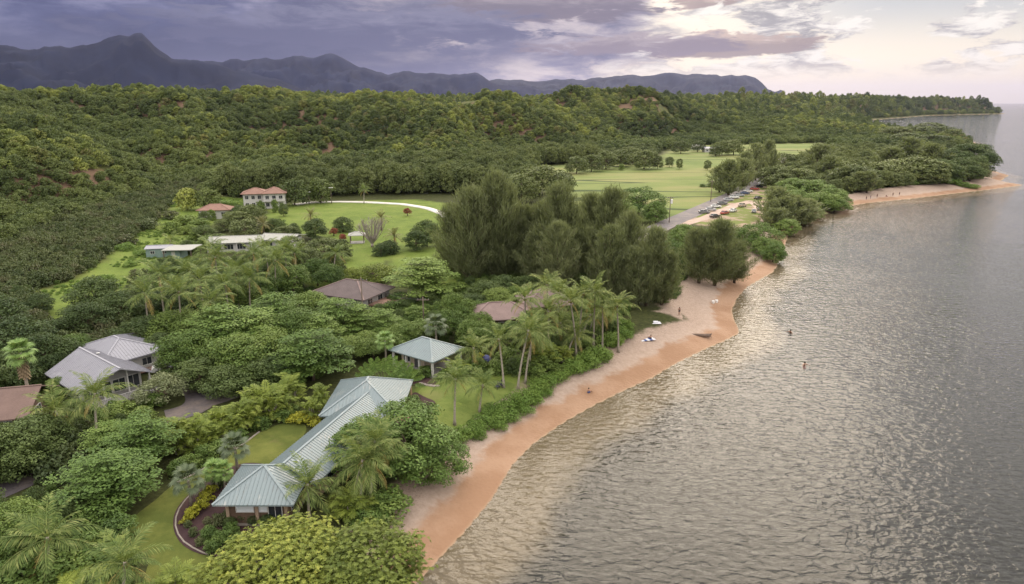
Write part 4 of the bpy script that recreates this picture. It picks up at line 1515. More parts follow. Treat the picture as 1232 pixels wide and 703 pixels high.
# ------------------------------------------------------------------ buildings
class House:
    def __init__(self, name, label, cat, pos, rz=0.0, group=None):
        self.o = thing(name, label, cat, tuple(pos), rz, group)

    def walls(self, x0, x1, y0, y1, h, mat, z0=-0.3, name='wall'):
        mb = MB()
        mb.box(x0, x1, y0, y1, z0, h)
        return mb.build(name, MATS[mat], self.o)

    def roof(self, faces, mat, thick=0.16, seams=0.0, caps=None, fascia='trim', cap_mat=None, cap_r=0.14):
        """roof slopes given as polygons; seams: spacing of the standing seams; caps: ridge and hip lines"""
        mb = MB()
        key = lambda p: tuple(round(c, 3) for c in p)
        edges = {}
        for f in faces:
            for i in range(len(f)):
                a, b = key(f[i]), key(f[(i + 1) % len(f)])
                edges[tuple(sorted((a, b)))] = edges.get(tuple(sorted((a, b))), 0) + 1
        for f in faces:
            f = [Vector(p) for p in f]
            if (f[1] - f[0]).cross(f[2] - f[0]).z < 0:
                f = f[::-1]
            n = len(f)
            lo = [p - Vector((0, 0, thick)) for p in f]
            fs = [tuple(range(n)), tuple(range(2 * n - 1, n - 1, -1))]
            for i in range(n):
                j = (i + 1) % n
                if edges[tuple(sorted((key(f[i]), key(f[j]))))] == 1:
                    fs.append((i, i + n, j + n, j))
            mb.add(f + lo, fs)
        ro = mb.build('roof', MATS[mat], self.o)
        if seams:
            sb = MB()
            for f in faces:
                f = [Vector(p) for p in f]
                nrm = (f[1] - f[0]).cross(f[2] - f[0]).normalized()
                if nrm.z < 0:
                    nrm = -nrm
                dn = Vector((nrm.x, nrm.y, 0))
                if dn.length < 1e-4:
                    continue
                dn = (dn - nrm * dn.dot(nrm)).normalized()
                ac = nrm.cross(dn)
                vals = [p.dot(ac) for p in f]
                s = min(vals) + seams * 0.5
                while s < max(vals):
                    hits = []
                    for i in range(len(f)):
                        a, b = f[i], f[(i + 1) % len(f)]
                        da, db = a.dot(ac) - s, b.dot(ac) - s
                        if da * db < 0:
                            hits.append(a + (b - a) * (da / (da - db)))
                    if len(hits) >= 2 and (hits[0] - hits[1]).length > 0.3:
                        sb.bar(hits[0] + nrm * 0.02, hits[1] + nrm * 0.02, 0.07, 0.06, up=nrm)
                    s += seams
            so = sb.build('roof_seams', MATS[mat], ro)
            so['kind'] = 'stuff'
        if caps:
            cb = MB()
            for a, b in caps:
                cb.bar(Vector(a) + Vector((0, 0, 0.03)), Vector(b) + Vector((0, 0, 0.03)), cap_r * 2, 0.09)
            cb.build('ridge_cap', MATS[cap_mat or mat], ro)
        return ro

    def hip(self, x0, x1, y0, y1, ze, rise, mat, **kw):
        w, d = x1 - x0, y1 - y0
        cx, cy, zt = (x0 + x1) / 2, (y0 + y1) / 2, ze + rise
        A, B, C, D = (x0, y0, ze), (x1, y0, ze), (x1, y1, ze), (x0, y1, ze)
        if abs(w - d) < 0.3:
            T = (cx, cy, zt)
            return self.roof([[A, B, T], [B, C, T], [C, D, T], [D, A, T]], mat, caps=[(A, T), (B, T), (C, T), (D, T)], **kw)
        if w > d:
            P, Q = (x0 + d / 2, cy, zt), (x1 - d / 2, cy, zt)
            return self.roof([[A, B, Q, P], [B, C, Q], [C, D, P, Q], [D, A, P]], mat, caps=[(A, P), (D, P), (B, Q), (C, Q), (P, Q)], **kw)
        P, Q = (cx, y0 + w / 2, zt), (cx, y1 - w / 2, zt)
        return self.roof([[A, B, P], [B, C, Q, P], [C, D, Q], [D, A, P, Q]], mat, caps=[(A, P), (B, P), (C, Q), (D, Q), (P, Q)], **kw)

    def gable(self, x0, x1, y0, y1, ze, rise, mat, prow=0.0, **kw):
        cy, zt = (y0 + y1) / 2, ze + rise
        A, B, C, D = (x0, y0, ze), (x1, y0, ze), (x1, y1, ze), (x0, y1, ze)
        P, Q = (x0, cy, zt), (x1 + prow, cy, zt)
        return self.roof([[A, B, Q, P], [C, D, P, Q]], mat, caps=[(P, Q)], **kw)

    def window(self, x, y, z, w, h, side, frame='trim', pane='glass', name='window', bars=1):
        """side: one of x+ x- y+ y-; (x, y, z) is the centre on the wall face"""
        ang = {'y-': 0, 'x+': R(90), 'y+': R(180), 'x-': R(270)}[side]
        mb = MB()
        t = 0.09
        mb.box(-w / 2, w / 2, -0.06, 0.03, -h / 2, -h / 2 + t)
        mb.box(-w / 2, w / 2, -0.06, 0.03, h / 2 - t, h / 2)
        mb.box(-w / 2, -w / 2 + t, -0.06, 0.03, -h / 2 + t, h / 2 - t)
        mb.box(w / 2 - t, w / 2, -0.06, 0.03, -h / 2 + t, h / 2 - t)
        for i in range(bars):
            xx = -w / 2 + w * (i + 1) / (bars + 1)
            mb.box(xx - 0.03, xx + 0.03, -0.05, 0.03, -h / 2 + t, h / 2 - t)
        o = mb.build(name, MATS[frame], self.o)
        o.location, o.rotation_euler = (x, y, z), (0, 0, ang)
        pb = MB()
        pb.box(-w / 2 + t, w / 2 - t, -0.025, 0.02, -h / 2 + t, h / 2 - t)
        pb.build('pane', MATS[pane], o)
        return o

    def door(self, x, y, z, w, h, side, mat='trim_dark'):
        ang = {'y-': 0, 'x+': R(90), 'y+': R(180), 'x-': R(270)}[side]
        mb = MB()
        mb.box(-w / 2, w / 2, -0.05, 0.03, -h / 2, h / 2)
        o = mb.build('door', MATS[mat], self.o)
        o.location, o.rotation_euler = (x, y, z), (0, 0, ang)
        hb = MB()
        hb.box(w / 2 - 0.16, w / 2 - 0.08, -0.11, -0.05, -0.08, 0.06)
        hb.build('handle', MATS['steel'], o)

    def post(self, x, y, z0, z1, r=0.09, mat='trim', name='post'):
        mb = MB()
        mb.box(x - r, x + r, y - r, y + r, z0, z1)
        return mb.build(name, MATS[mat], self.o)

    def slab(self, name, x0, x1, y0, y1, z0, z1, mat):
        mb = MB()
        mb.box(x0, x1, y0, y1, z0, z1)
        return mb.build(name, MATS[mat], self.o)

    def railing(self, pts, z, mat='trim', h=0.95, solid=False):
        mb = MB()
        for a, b in zip(pts[:-1], pts[1:]):
            A, B = Vector((*a, z)), Vector((*b, z))
            mb.bar(A + Vector((0, 0, h)), B + Vector((0, 0, h)), 0.09, 0.07)
            mb.bar(A + Vector((0, 0, 0.12)), B + Vector((0, 0, 0.12)), 0.06, 0.06)
            n = max(2, int((B - A).length / 0.22))
            for i in range(n + 1):
                p = A + (B - A) * i / n
                mb.bar(p, p + Vector((0, 0, h)), 0.045)
        return mb.build('railing', MATS[mat], self.o)


# the long beach house: two hipped pavilions joined by a gabled wing
def beach_house():
    x0, y0 = -26.2, 64.2
    zg = gz(x0, y0)
    h = House('beach_house', 'long teal metal-roofed beach house of two pavilions and a wing', 'house', (x0, y0, zg))
    L = lambda x, y, z: (x - x0, y - y0, z - 3.1)
    # front pavilion
    h.hip(-4.1, 4.1, -3.95, 3.95, 2.9, 2.25, 'roof_teal', seams=0.42, cap_mat='roof_teal')
    h.walls(-3.1, 3.1, -2.95, 2.95, 2.78, 'wall_brown')  # dark wall colour stands in for the shade under the eaves
    for px_ in (-3.0, 0.0, 3.0):
        h.post(px_, -3.0, -0.2, 2.77, 0.16, 'wall_tan', 'pillar')
    h.window(-1.25, -2.97, 1.9, 1.9, 0.95, 'y-', pane='blind', bars=0)
    h.window(0.45, -2.97, 1.95, 1.35, 1.0, 'y-', pane='blind', bars=0)
    h.window(1.85, -2.97, 1.35, 1.5, 1.9, 'y-', bars=1)
    h.window(-3.12, 0, 1.6, 2.2, 1.3, 'x-', bars=2)
    h.window(3.12, -1.0, 1.6, 1.8, 1.4, 'x+')
    h.door(3.12, 1.4, 1.0, 1.0, 2.1, 'x+')
    h.slab('plinth', -3.5, 3.5, -3.35, 2.5, -0.3, 0.14, 'stone')
    # wing
    A, B = Vector((-24.6, 65.4)), Vector((-19.2, 84.4))
    d = (B - A).normalized()
    s = Vector((-d.y, d.x))
    hw, ze, zr = 3.7, 5.75, 7.75
    p = lambda q, z: L(q.x, q.y, z)
    left = [p(A + s * hw, ze), p(B + s * hw, ze), p(B, zr), p(A, zr)]
    right = [p(A - s * hw, ze), p(B - s * hw, ze), p(B, zr), p(A, zr)]
    h.roof([left, right], 'roof_teal', seams=0.42, caps=[(p(A, zr), p(B, zr))])
    wl = MB()
    hw2 = 2.9
    c = [A + d * 2 + s * hw2, B - d * 2 + s * hw2, B - d * 2 - s * hw2, A + d * 2 - s * hw2]
    v = [L(q.x, q.y, z) for z in (2.8, 5.62) for q in c]
    wl.add(v, [(0, 1, 2, 3), (7, 6, 5, 4), (0, 4, 5, 1), (1, 5, 6, 2), (2, 6, 7, 3), (3, 7, 4, 0)])
    wl.build('wall', MATS['wall_tan'], h.o)
    ang = math.atan2(d.y, d.x)
    for t in (4.5, 8.5, 12.5):
        for sg in (-1, 1):
            q = A + d * t + s * (hw2 + 0.03) * sg
            mb = MB()
            mb.box(-1.0, 1.0, -0.04, 0.04, -0.6, 0.6)
            o = mb.build('window', MATS['trim'], h.o)
            o.location, o.rotation_euler = L(q.x, q.y, 4.7), (0, 0, ang)
            pb = MB()
            pb.box(-0.9, 0.9, -0.055, 0.055, -0.5, 0.5)
            pb.build('pane', MATS['glass'], o)
    # rear pavilion
    rx0, rx1, ry0, ry1 = -25.1 - x0, -14.5 - x0, 80.6 - y0, 92.4 - y0
    h.hip(rx0, rx1, ry0, ry1, 2.85, 2.75, 'roof_teal', seams=0.42)
    h.walls(rx0 + 1, rx1 - 1, ry0 + 1, ry1 - 1, 2.74, 'wall_cream')
    for yy in (ry0 + 3.4, ry0 + 8):
        h.window(rx1 - 0.98, yy, 1.55, 2.2, 1.5, 'x+', bars=2)
        h.window(rx0 + 0.98, yy, 1.55, 2.0, 1.4, 'x-', bars=1)
    h.window((rx0 + rx1) / 2 + 3, ry0 + 0.98, 1.5, 2.0, 1.5, 'y-')
    for yy in (ry0 + 0.35, (ry0 + ry1) / 2, ry1 - 0.35):
        h.post(rx1 - 0.3, yy, 0, 2.72, 0.10, 'trim_tan')
    h.slab('lanai_floor', rx1 - 1.0, rx1 + 0.6, ry0 + 0.5, ry1 - 0.5, -0.2, 0.12, 'deck_wood')


beach_house()


def cottage():
    p = at_z(515, 424, 5.6)
    h = House('cottage', 'square cottage with pale teal hip roof and open porch', 'cottage', (p[0] - 0.3, p[1] + 0.9, gz(p[0], p[1])), R(-36))
    h.hip(-4.9, 4.9, -4.0, 4.0, 2.9, 1.9, 'roof_teal', seams=0.42)
    h.walls(-3.9, 1.2, -2.0, 3.1, 2.78, 'wall_cream')
    for x, y in ((-4.3, -3.4), (-1.4, -3.4), (1.5, -3.4), (4.3, -3.4), (4.3, 0), (4.3, 3.4)):
        h.post(x, y, 0, 2.75, 0.16, 'wall_white')
    h.slab('porch_floor', -4.5, 4.5, -3.6, -2.0, -0.3, 0.2, 'deck_grey')
    h.slab('terrace_floor', 1.2, 4.5, -2.0, 3.6, -0.3, 0.205, 'deck_grey')
    h.window(-2.6, -2.02, 1.5, 1.6, 1.5, 'y-')
    h.door(-0.4, -2.02, 1.25, 1.0, 2.1, 'y-')
    h.window(1.22, 0.8, 1.4, 2.0, 1.8, 'x+', bars=2)
    h.window(-3.92, 0.6, 1.5, 1.6, 1.2, 'x-')


cottage()


def grey_house():
    c = Vector((-62.0, 95.2))
    h = House('grey_roof_house', 'house with overlapping grey metal roofs and a white lanai', 'house', (c.x, c.y, gz(c.x, c.y)), R(-38))
    h.gable(-6.6, 5.4, -5.2, 5.2, 2.5, 2.7, 'roof_greymetal', prow=2.2, seams=0.45)
    h.walls(-5.6, 3.6, -4.2, 4.2, 2.42, 'wall_white')
    gb = MB()     # gable infill behind the prow
    gb.add([(3.5, -4.2, 2.4), (3.5, 4.2, 2.4), (3.5, 0, 4.6), (3.65, -4.2, 2.4), (3.65, 4.2, 2.4), (3.65, 0, 4.6)], [(0, 2, 1), (3, 4, 5), (0, 1, 4, 3), (1, 2, 5, 4), (2, 0, 3, 5)])
    gb.build('gable_wall', MATS['wall_grey'], h.o)
    for y in (-3.0, -1.0, 1.0, 3.0):
        h.window(3.66, y, 1.35, 1.85, 2.0, 'x+', bars=1)
    for x in (-3.6, -0.4, 2.0):
        h.window(x, -4.22, 1.4, 1.6, 1.1, 'y-')
        h.window(x, 4.22, 1.4, 1.6, 1.1, 'y+')
    for y in (-4.8, -1.7, 1.7, 4.8):
        h.post(5.1, y, 0, 2.45 + (1 - abs(y) / 5.2) * 2.2, 0.09)
    h.slab('lanai_floor', 3.65, 7.4, -5.2, 5.2, 0.0, 0.25, 'deck_grey')
    h.slab('lanai_skirt', 7.25, 7.40, -5.2, 5.2, -0.6, 0.0, 'wall_white')
    h.railing([(3.7, -5.15), (7.35, -5.15), (7.35, 5.15), (3.7, 5.15)], 0.25, 'wall_white')
    vent = MB()
    vent.lathe([(0.16, 0), (0.16, 0.25), (0.3, 0.27), (0.3, 0.34), (0.05, 0.42)], 10, (-2.2, 0.9, 4.7))
    vent.build('roof_vent', MATS['steel'], h.o)
    # rear block
    q = at_z(141, 413, 7.2)
    rel = Vector((q[0] - c.x, q[1] - c.y, 0))
    rel.rotate(Matrix.Rotation(R(38), 3, 'Z'))
    X, Y = rel.x, rel.y
    h.hip(X - 6.2, X + 6.2, Y - 5.2, Y + 5.2, 3.0, 2.1, 'roof_greymetal', seams=0.45)
    h.walls(X - 5.2, X + 5.2, Y - 4.2, Y + 4.2, 2.9, 'wall_white')
    for x in (X - 3, X, X + 3):
        h.window(x, Y - 4.22, 1.6, 1.5, 1.2, 'y-')
    for y in (Y - 2, Y + 2):
        h.window(X + 5.22, y, 1.6, 1.6, 1.3, 'x+')
    h.slab('side_deck', X + 5.2, X + 6.6, Y - 4, Y + 3, 0.3, 0.5, 'deck_wood')
    h.railing([(X + 6.55, Y - 4), (X + 6.55, Y + 3)], 0.5, 'wall_white')


grey_house()


def brown_house():
    p = at_z(4, 484, 6.4)
    h = House('brown_roof_house', 'house with rust-brown shingle gable roof beside the driveway trees', 'house', (p[0] - 2.5, p[1], gz(p[0], p[1])), R(14))
    h.gable(-8, 7.0, -5.4, 5.4, 2.7, 2.3, 'roof_brown', cap_mat='roof_brown')
    h.walls(-7, 6, -4.4, 4.4, 2.6, 'wall_brown')
    for x in (-4, 0, 4):
        h.window(x, -4.42, 1.5, 1.6, 1.2, 'y-')
    h.window(6.02, 0, 1.5, 2.0, 1.4, 'x+', bars=2)
    vent = MB()
    vent.box(1.5, 2.0, -3.0, -2.4, 3.3, 4.05)
    vent.build('roof_vent', MATS['trim_dark'], h.o)


brown_house()


def slate_house():
    p = at_z(424, 349, 6.0)
    h = House('slate_roof_house', 'house with dark slate-brown hip roof and railed wooden deck', 'house', (p[0], p[1], gz(p[0], p[1])), R(-24))
    h.hip(-7.2, 7.2, -5.8, 5.8, 2.9, 2.3, 'roof_umber', cap_mat='roof_lilac')
    h.walls(-6.2, 6.2, -4.8, 4.8, 2.8, 'wall_grey')
    for x in (-4, 0, 4):
        h.window(x, -4.82, 1.6, 1.8, 1.3, 'y-')
    for y in (-2.4, 1.2):
        h.window(6.22, y, 1.6, 1.8, 1.4, 'x+')
    h.slab('deck', 6.3, 12.2, -3.2, 3.0, 1.0, 1.25, 'deck_wood')
    for x in (6.9, 11.6):
        for y in (-2.7, 2.5):
            h.post(x, y, -0.2, 1.0, 0.1, 'wood_pole', 'deck_leg')
    h.railing([(6.4, -3.1), (12.1, -3.1), (12.1, 2.9), (6.4, 2.9)], 1.25, 'wood_pole')


slate_house()


def palm_house():
    p = at_z(606, 374, 6.4)
    h = House('palm_grove_house', 'low house with mauve-brown shingle roofs among coconut palms', 'house', (p[0], p[1], gz(p[0], p[1])), R(12))
    h.hip(-7.4, 5.6, -4.4, 4.4, 3.0, 2.2, 'roof_lilac', cap_mat='roof_lilac')
    h.walls(-6.4, 4.6, -3.4, 3.4, 2.9, 'wall_brown')
    h.hip(4.4, 14.6, 1.2, 10.4, 3.3, 2.5, 'roof_lilac', cap_mat='roof_lilac')
    h.walls(5.4, 13.6, 2.2, 9.4, 3.2, 'wall_brown')
    for x in (-4.2, -0.8, 2.6):
        h.window(x, -3.42, 1.6, 1.8, 1.3, 'y-')
    for x in (7.5, 11.5):
        h.window(x, 2.18, 1.7, 1.8, 1.4, 'y-')


palm_house()


def white_house():
    p = at_z(284, 285, 7.0)
    h = House('white_roof_house', 'low white-walled house with pale flat-pitched roof in two wings', 'house', (p[0], p[1], gz(p[0], p[1])), R(10))
    h.gable(-7.5, 8.0, -5.0, 5.0, 2.8, 1.1, 'roof_pale', seams=0.9)
    h.walls(-6.5, 7.2, -4.0, 4.0, 2.7, 'wall_white')
    for x in (-4.8, -1.4, 2.0):
        h.window(x, -4.02, 1.45, 2.6, 1.6, 'y-', bars=2)
    h.door(5.0, -4.02, 1.05, 1.1, 2.1, 'y-')
    for x in (-7, -3, 1, 5):
        h.post(x, -4.8, -0.1, 2.68, 0.1, 'wall_white')
    # second wing, turned
    wing = [(6.0, -2.5, 3.0), (16.5, -6.0, 3.0), (18.0, -1.2, 4.0), (7.5, 2.3, 4.0)]
    back = [(7.5, 2.3, 4.0), (18.0, -1.2, 4.0), (19.5, 3.6, 3.0), (9.0, 7.1, 3.0)]
    h.roof([wing, back], 'roof_pale', seams=0.9, caps=[((7.5, 2.3, 4.0), (18.0, -1.2, 4.0))])
    wb = MB()
    q = [(7.6, -1.8), (15.9, -4.6), (18.2, 2.4), (9.9, 5.2)]
    v = [(x, y, z) for z in (-0.3, 2.8) for x, y in q]
    wb.add(v, [(3, 2, 1, 0), (4, 5, 6, 7), (0, 1, 5, 4), (1, 2, 6, 5), (2, 3, 7, 6), (3, 0, 4, 7)])
    wb.build('wall', MATS['wall_white'], h.o)
    a = math.atan2(-2.8, 8.3)
    for t in (0.22, 0.72):
        mb = MB()
        mb.box(-1.2, 1.2, -0.05, 0.03, -0.7, 0.7)
        o = mb.build('window', MATS['trim'], h.o)
        o.location, o.rotation_euler = (7.6 + 8.3 * t, -1.8 - 2.8 * t, 1.6), (0, 0, a)
        pb = MB()
        pb.box(-1.1, 1.1, -0.07, 0.02, -0.6, 0.6)
        pb.build('pane', MATS['glass'], o)


white_house()


def red_villa():
    p = G0(318, 249)
    h = House('red_roof_villa', 'two-storey white villa with terracotta hip roof and balconies', 'house', (p[0], p[1], gz(p[0], p[1])), R(14))
    h.hip(-8.3, 2.6, -4.2, 5.6, 5.9, 2.0, 'roof_red', cap_mat='roof_red')
    h.hip(-0.4, 9.6, -6.2, 4.0, 6.1, 2.2, 'roof_red', cap_mat='roof_red')
    h.walls(-7.4, 1.8, -3.3, 4.7, 5.8, 'wall_white')
    h.walls(0.5, 8.7, -5.3, 3.1, 6.0, 'wall_white')
    for z in (1.5, 4.4):
        for x in (-6, -3.6, -1.2):
            h.window(x, -3.32, z, 1.4, 1.5, 'y-')
        for x in (2.0, 4.6, 7.2):
            h.window(x, -5.32, z, 1.5, 1.6, 'y-')
        for y in (-3.4, 0.4):
            h.window(8.72, y, z, 1.5, 1.5, 'x+')
    h.slab('balcony', 0.6, 8.6, -6.7, -5.3, 2.9, 3.08, 'wall_white')
    h.railing([(0.7, -6.6), (8.5, -6.6)], 3.08, 'wall_white')
    for x in (0.8, 4.6, 8.4):
        h.post(x, -6.5, -0.2, 2.9, 0.12, 'wall_white')


red_villa()


def red_cottage():
    p = G0(261, 262)
    h = House('red_roof_cottage', 'small white cottage with terracotta hip roof near the villa', 'cottage', (p[0], p[1], gz(p[0], p[1])), R(8))
    h.hip(-6.0, 6.0, -4.2, 4.2, 3.4, 1.8, 'roof_red', cap_mat='roof_red')
    h.walls(-5.2, 5.2, -3.4, 3.4, 3.3, 'wall_white')
    for x in (-3.4, 3.4):
        h.window(x, -3.42, 1.8, 1.6, 1.5, 'y-')
    h.door(0, -3.42, 1.05, 1.2, 2.1, 'y-')
    h.window(5.22, 0, 1.8, 1.8, 1.4, 'x+')


red_cottage()


def sheds():
    p = G0(194, 308)
    h = House('green_shed', 'small pale green wooden shed in the meadow', 'shed', (p[0], p[1], gz(p[0], p[1])), R(12))
    h.gable(-3.5, 3.5, -2.5, 2.5, 2.6, 0.5, 'roof_greymetal')
    h.walls(-3.2, 3.2, -2.2, 2.2, 2.55, 'wall_teal')
    h.window(-1.5, -2.22, 1.5, 1.2, 0.9, 'y-', frame='wall_white')
    h.window(1.6, -2.22, 1.5, 1.2, 0.9, 'y-', frame='wall_white')
    h.window(3.32, 0.2, 1.5, 1.2, 0.9, 'x+', frame='wall_white')
    p = G0(219, 310)
    h = House('carport', 'open carport with flat white roof beside the green shed', 'shed', (p[0], p[1], gz(p[0], p[1])), R(-4))
    h.roof([[(-4, -3, 2.6), (4.6, -3, 2.9), (4.6, 3, 3.2), (-4, 3, 2.9)]], 'roof_pale', thick=0.18)
    for x, y in ((-3.6, -2.6), (4.2, -2.6), (4.2, 2.6), (-3.6, 2.6)):
        h.post(x, y, -0.2, 2.45, 0.09, 'wood_pole')
    h.walls(-3.4, 0.4, -1.6, 2.4, 2.3, 'wall_teal', name='store_room')
    h.door(-1.4, -1.62, 1.0, 1.0, 2.0, 'y-', 'wall_white')


sheds()


def small_roofs():
    p = G0(430, 292)
    h = House('garden_pavilion', 'little garden pavilion with a pale roof behind the leafless tree', 'pavilion', (p[0], p[1], gz(p[0], p[1])), R(10))
    h.hip(-2.6, 2.6, -2.2, 2.2, 2.6, 0.9, 'roof_pale')
    for x, y in ((-2, -1.7), (2, -1.7), (2, 1.7), (-2, 1.7)):
        h.post(x, y, -0.2, 2.55, 0.1, 'wood_pole')
    h.slab('floor', -2.2, 2.2, -1.9, 1.9, -0.2, 0.15, 'deck_grey')
    for (u, v), w, lab, rm in (((857, 183), 17, 'long farm shed with grey roof at the pasture edge', 'roof_greymetal'), ((839, 180), 11, 'small white-roofed farm shed at the pasture edge', 'roof_pale')):
        p = G0(u, v)
        h = House('farm_shed', lab, 'shed', (p[0], p[1], gz(p[0], p[1])), R(6))
        h.gable(-w / 2, w / 2, -4, 4, 3.2, 1.3, rm)
        h.walls(-w / 2 + 0.5, w / 2 - 0.5, -3.4, 3.4, 3.1, 'wall_white')
        for x in np.linspace(-w / 2 + 2.5, w / 2 - 2.5, 4):
            h.window(float(x), -3.42, 1.6, 1.6, 1.4, 'y-')
    p = G0(743, 281)
    h = House('camp_shelter', 'teal-roofed camp shelter glimpsed through the ironwoods', 'shelter', (p[0], p[1], gz(p[0], p[1])), R(10))
    h.hip(-3.4, 3.4, -3.0, 3.0, 2.6, 1.4, 'roof_teal')
    for x, y in ((-2.9, -2.5), (2.9, -2.5), (2.9, 2.5), (-2.9, 2.5)):
        h.post(x, y, -0.2, 2.55, 0.1, 'wood_pole')


small_roofs()


# ------------------------------------------------------------------ cars
def make_car_meshes():
    """a small family car, nose along +x: (lower body, cabin glass, roof, wheel)"""
    prof = [(-2.15, 0.32), (-2.2, 0.62), (-2.1, 0.92), (-1.75, 0.98), (0.95, 0.96), (1.75, 0.86), (2.12, 0.70), (2.2, 0.48), (2.1, 0.30)]
    b = MB()
    n = len(prof)
    v = []
    for y, k in ((-0.86, 1.0), (-0.80, 1.02), (0.80, 1.02), (0.86, 1.0)):
        for x, z in prof:
            v.append((x * (1 if k == 1.02 else 0.985), y, z * (k if z > 0.6 else 1)))
    f = [tuple(range(n)), tuple(range(4 * n - 1, 3 * n - 1, -1))]
    for r in range(3):
        f += [(r * n + i, (r + 1) * n + i, (r + 1) * n + (i + 1) % n, r * n + (i + 1) % n) for i in range(n)]
    b.add(v, f)
    g = MB()
    lo, hi = [(-1.72, 0.97), (0.98, 0.95)], [(-1.28, 1.40), (0.28, 1.40)]
    vv = [(lo[0][0], -0.76, 0.97), (lo[1][0], -0.76, 0.95), (lo[1][0], 0.76, 0.95), (lo[0][0], 0.76, 0.97), (hi[0][0], -0.60, 1.40), (hi[1][0], -0.60, 1.40), (hi[1][0], 0.60, 1.40), (hi[0][0], 0.60, 1.40)]
    g.add(vv, [(3, 2, 1, 0), (4, 5, 6, 7), (0, 1, 5, 4), (1, 2, 6, 5), (2, 3, 7, 6), (3, 0, 4, 7)])
    r = MB()
    r.box(-1.32, 0.32, -0.62, 0.62, 1.385, 1.455)
    for sx, (a, c) in ((-1, ((-1.72, 0.97), (-1.28, 1.42))), (1, ((0.98, 0.95), (0.28, 1.42)))):
        for s in (-1, 1):
            r.bar((a[0], s * 0.765, a[1]), (c[0], s * 0.605, c[1]), 0.09, 0.06)
    for s in (-1, 1):
        r.bar((-0.45, s * 0.775, 0.96), (-0.45, s * 0.61, 1.41), 0.10, 0.05)
    w = MB()
    for a, bb in ((0.315, 0.11),):
        pr = [(0.22, -bb), (a, -bb), (a, bb), (0.22, bb)]
        w.v = [(rr * math.cos(2 * math.pi * j / 14), y, rr * math.sin(2 * math.pi * j / 14)) for rr, y in pr for j in range(14)]
        w.f = [(i * 14 + j, i * 14 + (j + 1) % 14, ((i + 1) % 4) * 14 + (j + 1) % 14, ((i + 1) % 4) * 14 + j) for i in range(4) for j in range(14)]
    hub = MB()
    hub.v = [(rr * math.cos(2 * math.pi * j / 10), y, rr * math.sin(2 * math.pi * j / 10)) for rr, y in ((0.22, -0.09), (0.22, 0.09)) for j in range(10)]
    hub.f = [tuple(range(10)), tuple(range(19, 9, -1))] + [(j, (j + 1) % 10, 10 + (j + 1) % 10, 10 + j) for j in range(10)]
    lamp = MB()
    lamp.box(-0.04, 0.04, -0.17, 0.17, -0.07, 0.07)
    return b, g, r, w, hub, lamp


_cb, _cg, _cr, _cw, _ch, _cl = make_car_meshes()
CAR_GLASS = _cg.mesh('cabin_glass', MATS['car_glass'])
WHEEL, HUB = _cw.mesh('wheel', MATS['tyre'], smooth=False), _ch.mesh('hub', MATS['hub'])
HEADLIGHT, TAILLIGHT = _cl.mesh('headlight', MATS['lamp_clear']), _cl.mesh('taillight', MATS['lamp_red'])
CAR_BODY, CAR_ROOF = {}, {}


def car(p, rz, paint, label, group, tall=1.0, long=1.0):
    if paint not in CAR_BODY:
        CAR_BODY[paint] = _cb.mesh('body', MATS['paint_' + paint], bevel=0.035)
        CAR_ROOF[paint] = _cr.mesh('roof', MATS['paint_' + paint])
    t = thing('parked_car', label, 'car', (p[0], p[1], p[2] + 0.06), rz, group)
    s = (long, 1.0, tall)
    b = link('body', CAR_BODY[paint], t, scale=s)
    link('cabin_glass', CAR_GLASS, t, scale=s)
    link('roof', CAR_ROOF[paint], t, scale=s)
    for x in (-1.32, 1.36):
        for y in (-0.76, 0.76):
            w = link('wheel', WHEEL, t, (x * long, y, 0.315))
            link('hub', HUB, w, (0, 0.03 if y > 0 else -0.03, 0))
    for y in (-0.58, 0.58):
        link('headlight', HEADLIGHT, t, (2.17 * long, y, 0.66 * tall))
        link('taillight', TAILLIGHT, t, (-2.17 * long, y, 0.74 * tall))
    return t


rd = Vector(ROAD[3]) - Vector(ROAD[2])
ra = math.atan2(rd.y, rd.x)
row = 'cars parked along the beach road'
for (u, v, paint, da, lab, tall) in [
    (847, 257, 'grey', -1.05, 'grey car first in the row beside the road, by the pasture', 1.0),
    (855, 254, 'silver', -1.05, 'silver car parked between the grey and the white car', 1.05),
    (861, 250, 'white', -1.05, 'white car third in the roadside row', 1.0),
    (876, 242, 'silver', -1.0, 'pale silver car parked alone past the roadside gap', 1.0),
    (883, 239, 'white', -1.0, 'white car with tan neighbour along the roadside', 1.15),
    (896, 234, 'blue', -1.0, 'dark blue car next to the red car by the road', 1.0),
    (900, 231.5, 'white', -1.0, 'white car squeezed between the blue and red cars', 1.0),
    (908, 229, 'red', -1.0, 'red car parked beside the beach road', 1.1),
    (868.5, 246.5, 'grey', -1.0, 'charcoal car between the white and pale silver roadside cars', 1.0),
    (889.5, 236.5, 'silver', -1.0, 'silver car before the dark blue one in the roadside row', 1.05),
    (912.5, 226, 'black', -0.95, 'black car after the red one in the roadside row', 1.05),
    (893, 249, 'tan', -0.3, 'tan car on the sandy track by the coast trees', 1.1),
    (872, 258, 'red', -0.3, 'small red car on the sandy track behind the row', 1.0),
    (917, 223, 'white', -0.9, 'white van-like car last in the roadside row', 1.3),
    (921, 219, 'grey', -0.9, 'grey car parked where the road meets the trees', 1.0),
    (860, 262, 'black', -0.5, 'black car half hidden behind the beach trees', 1.0),
    (882, 255, 'white', -0.1, 'white car on the sandy track behind the row', 1.0),
    (907, 256, 'silver', 0.2, 'silver car under the coast trees by bare sand', 1.0),
    (914, 253, 'grey', 0.2, 'dark grey car beside silver one under coast trees', 1.1),
    (912, 240, 'black', -0.4, 'black car on the grass behind the red car', 1.0),
]:
    car(G0(u, v), ra + da, paint, lab, row, tall)
car(G0(201, 447), R(24), 'white', 'white car on the forecourt of the grey-roofed house', 'cars at the grey-roofed house')
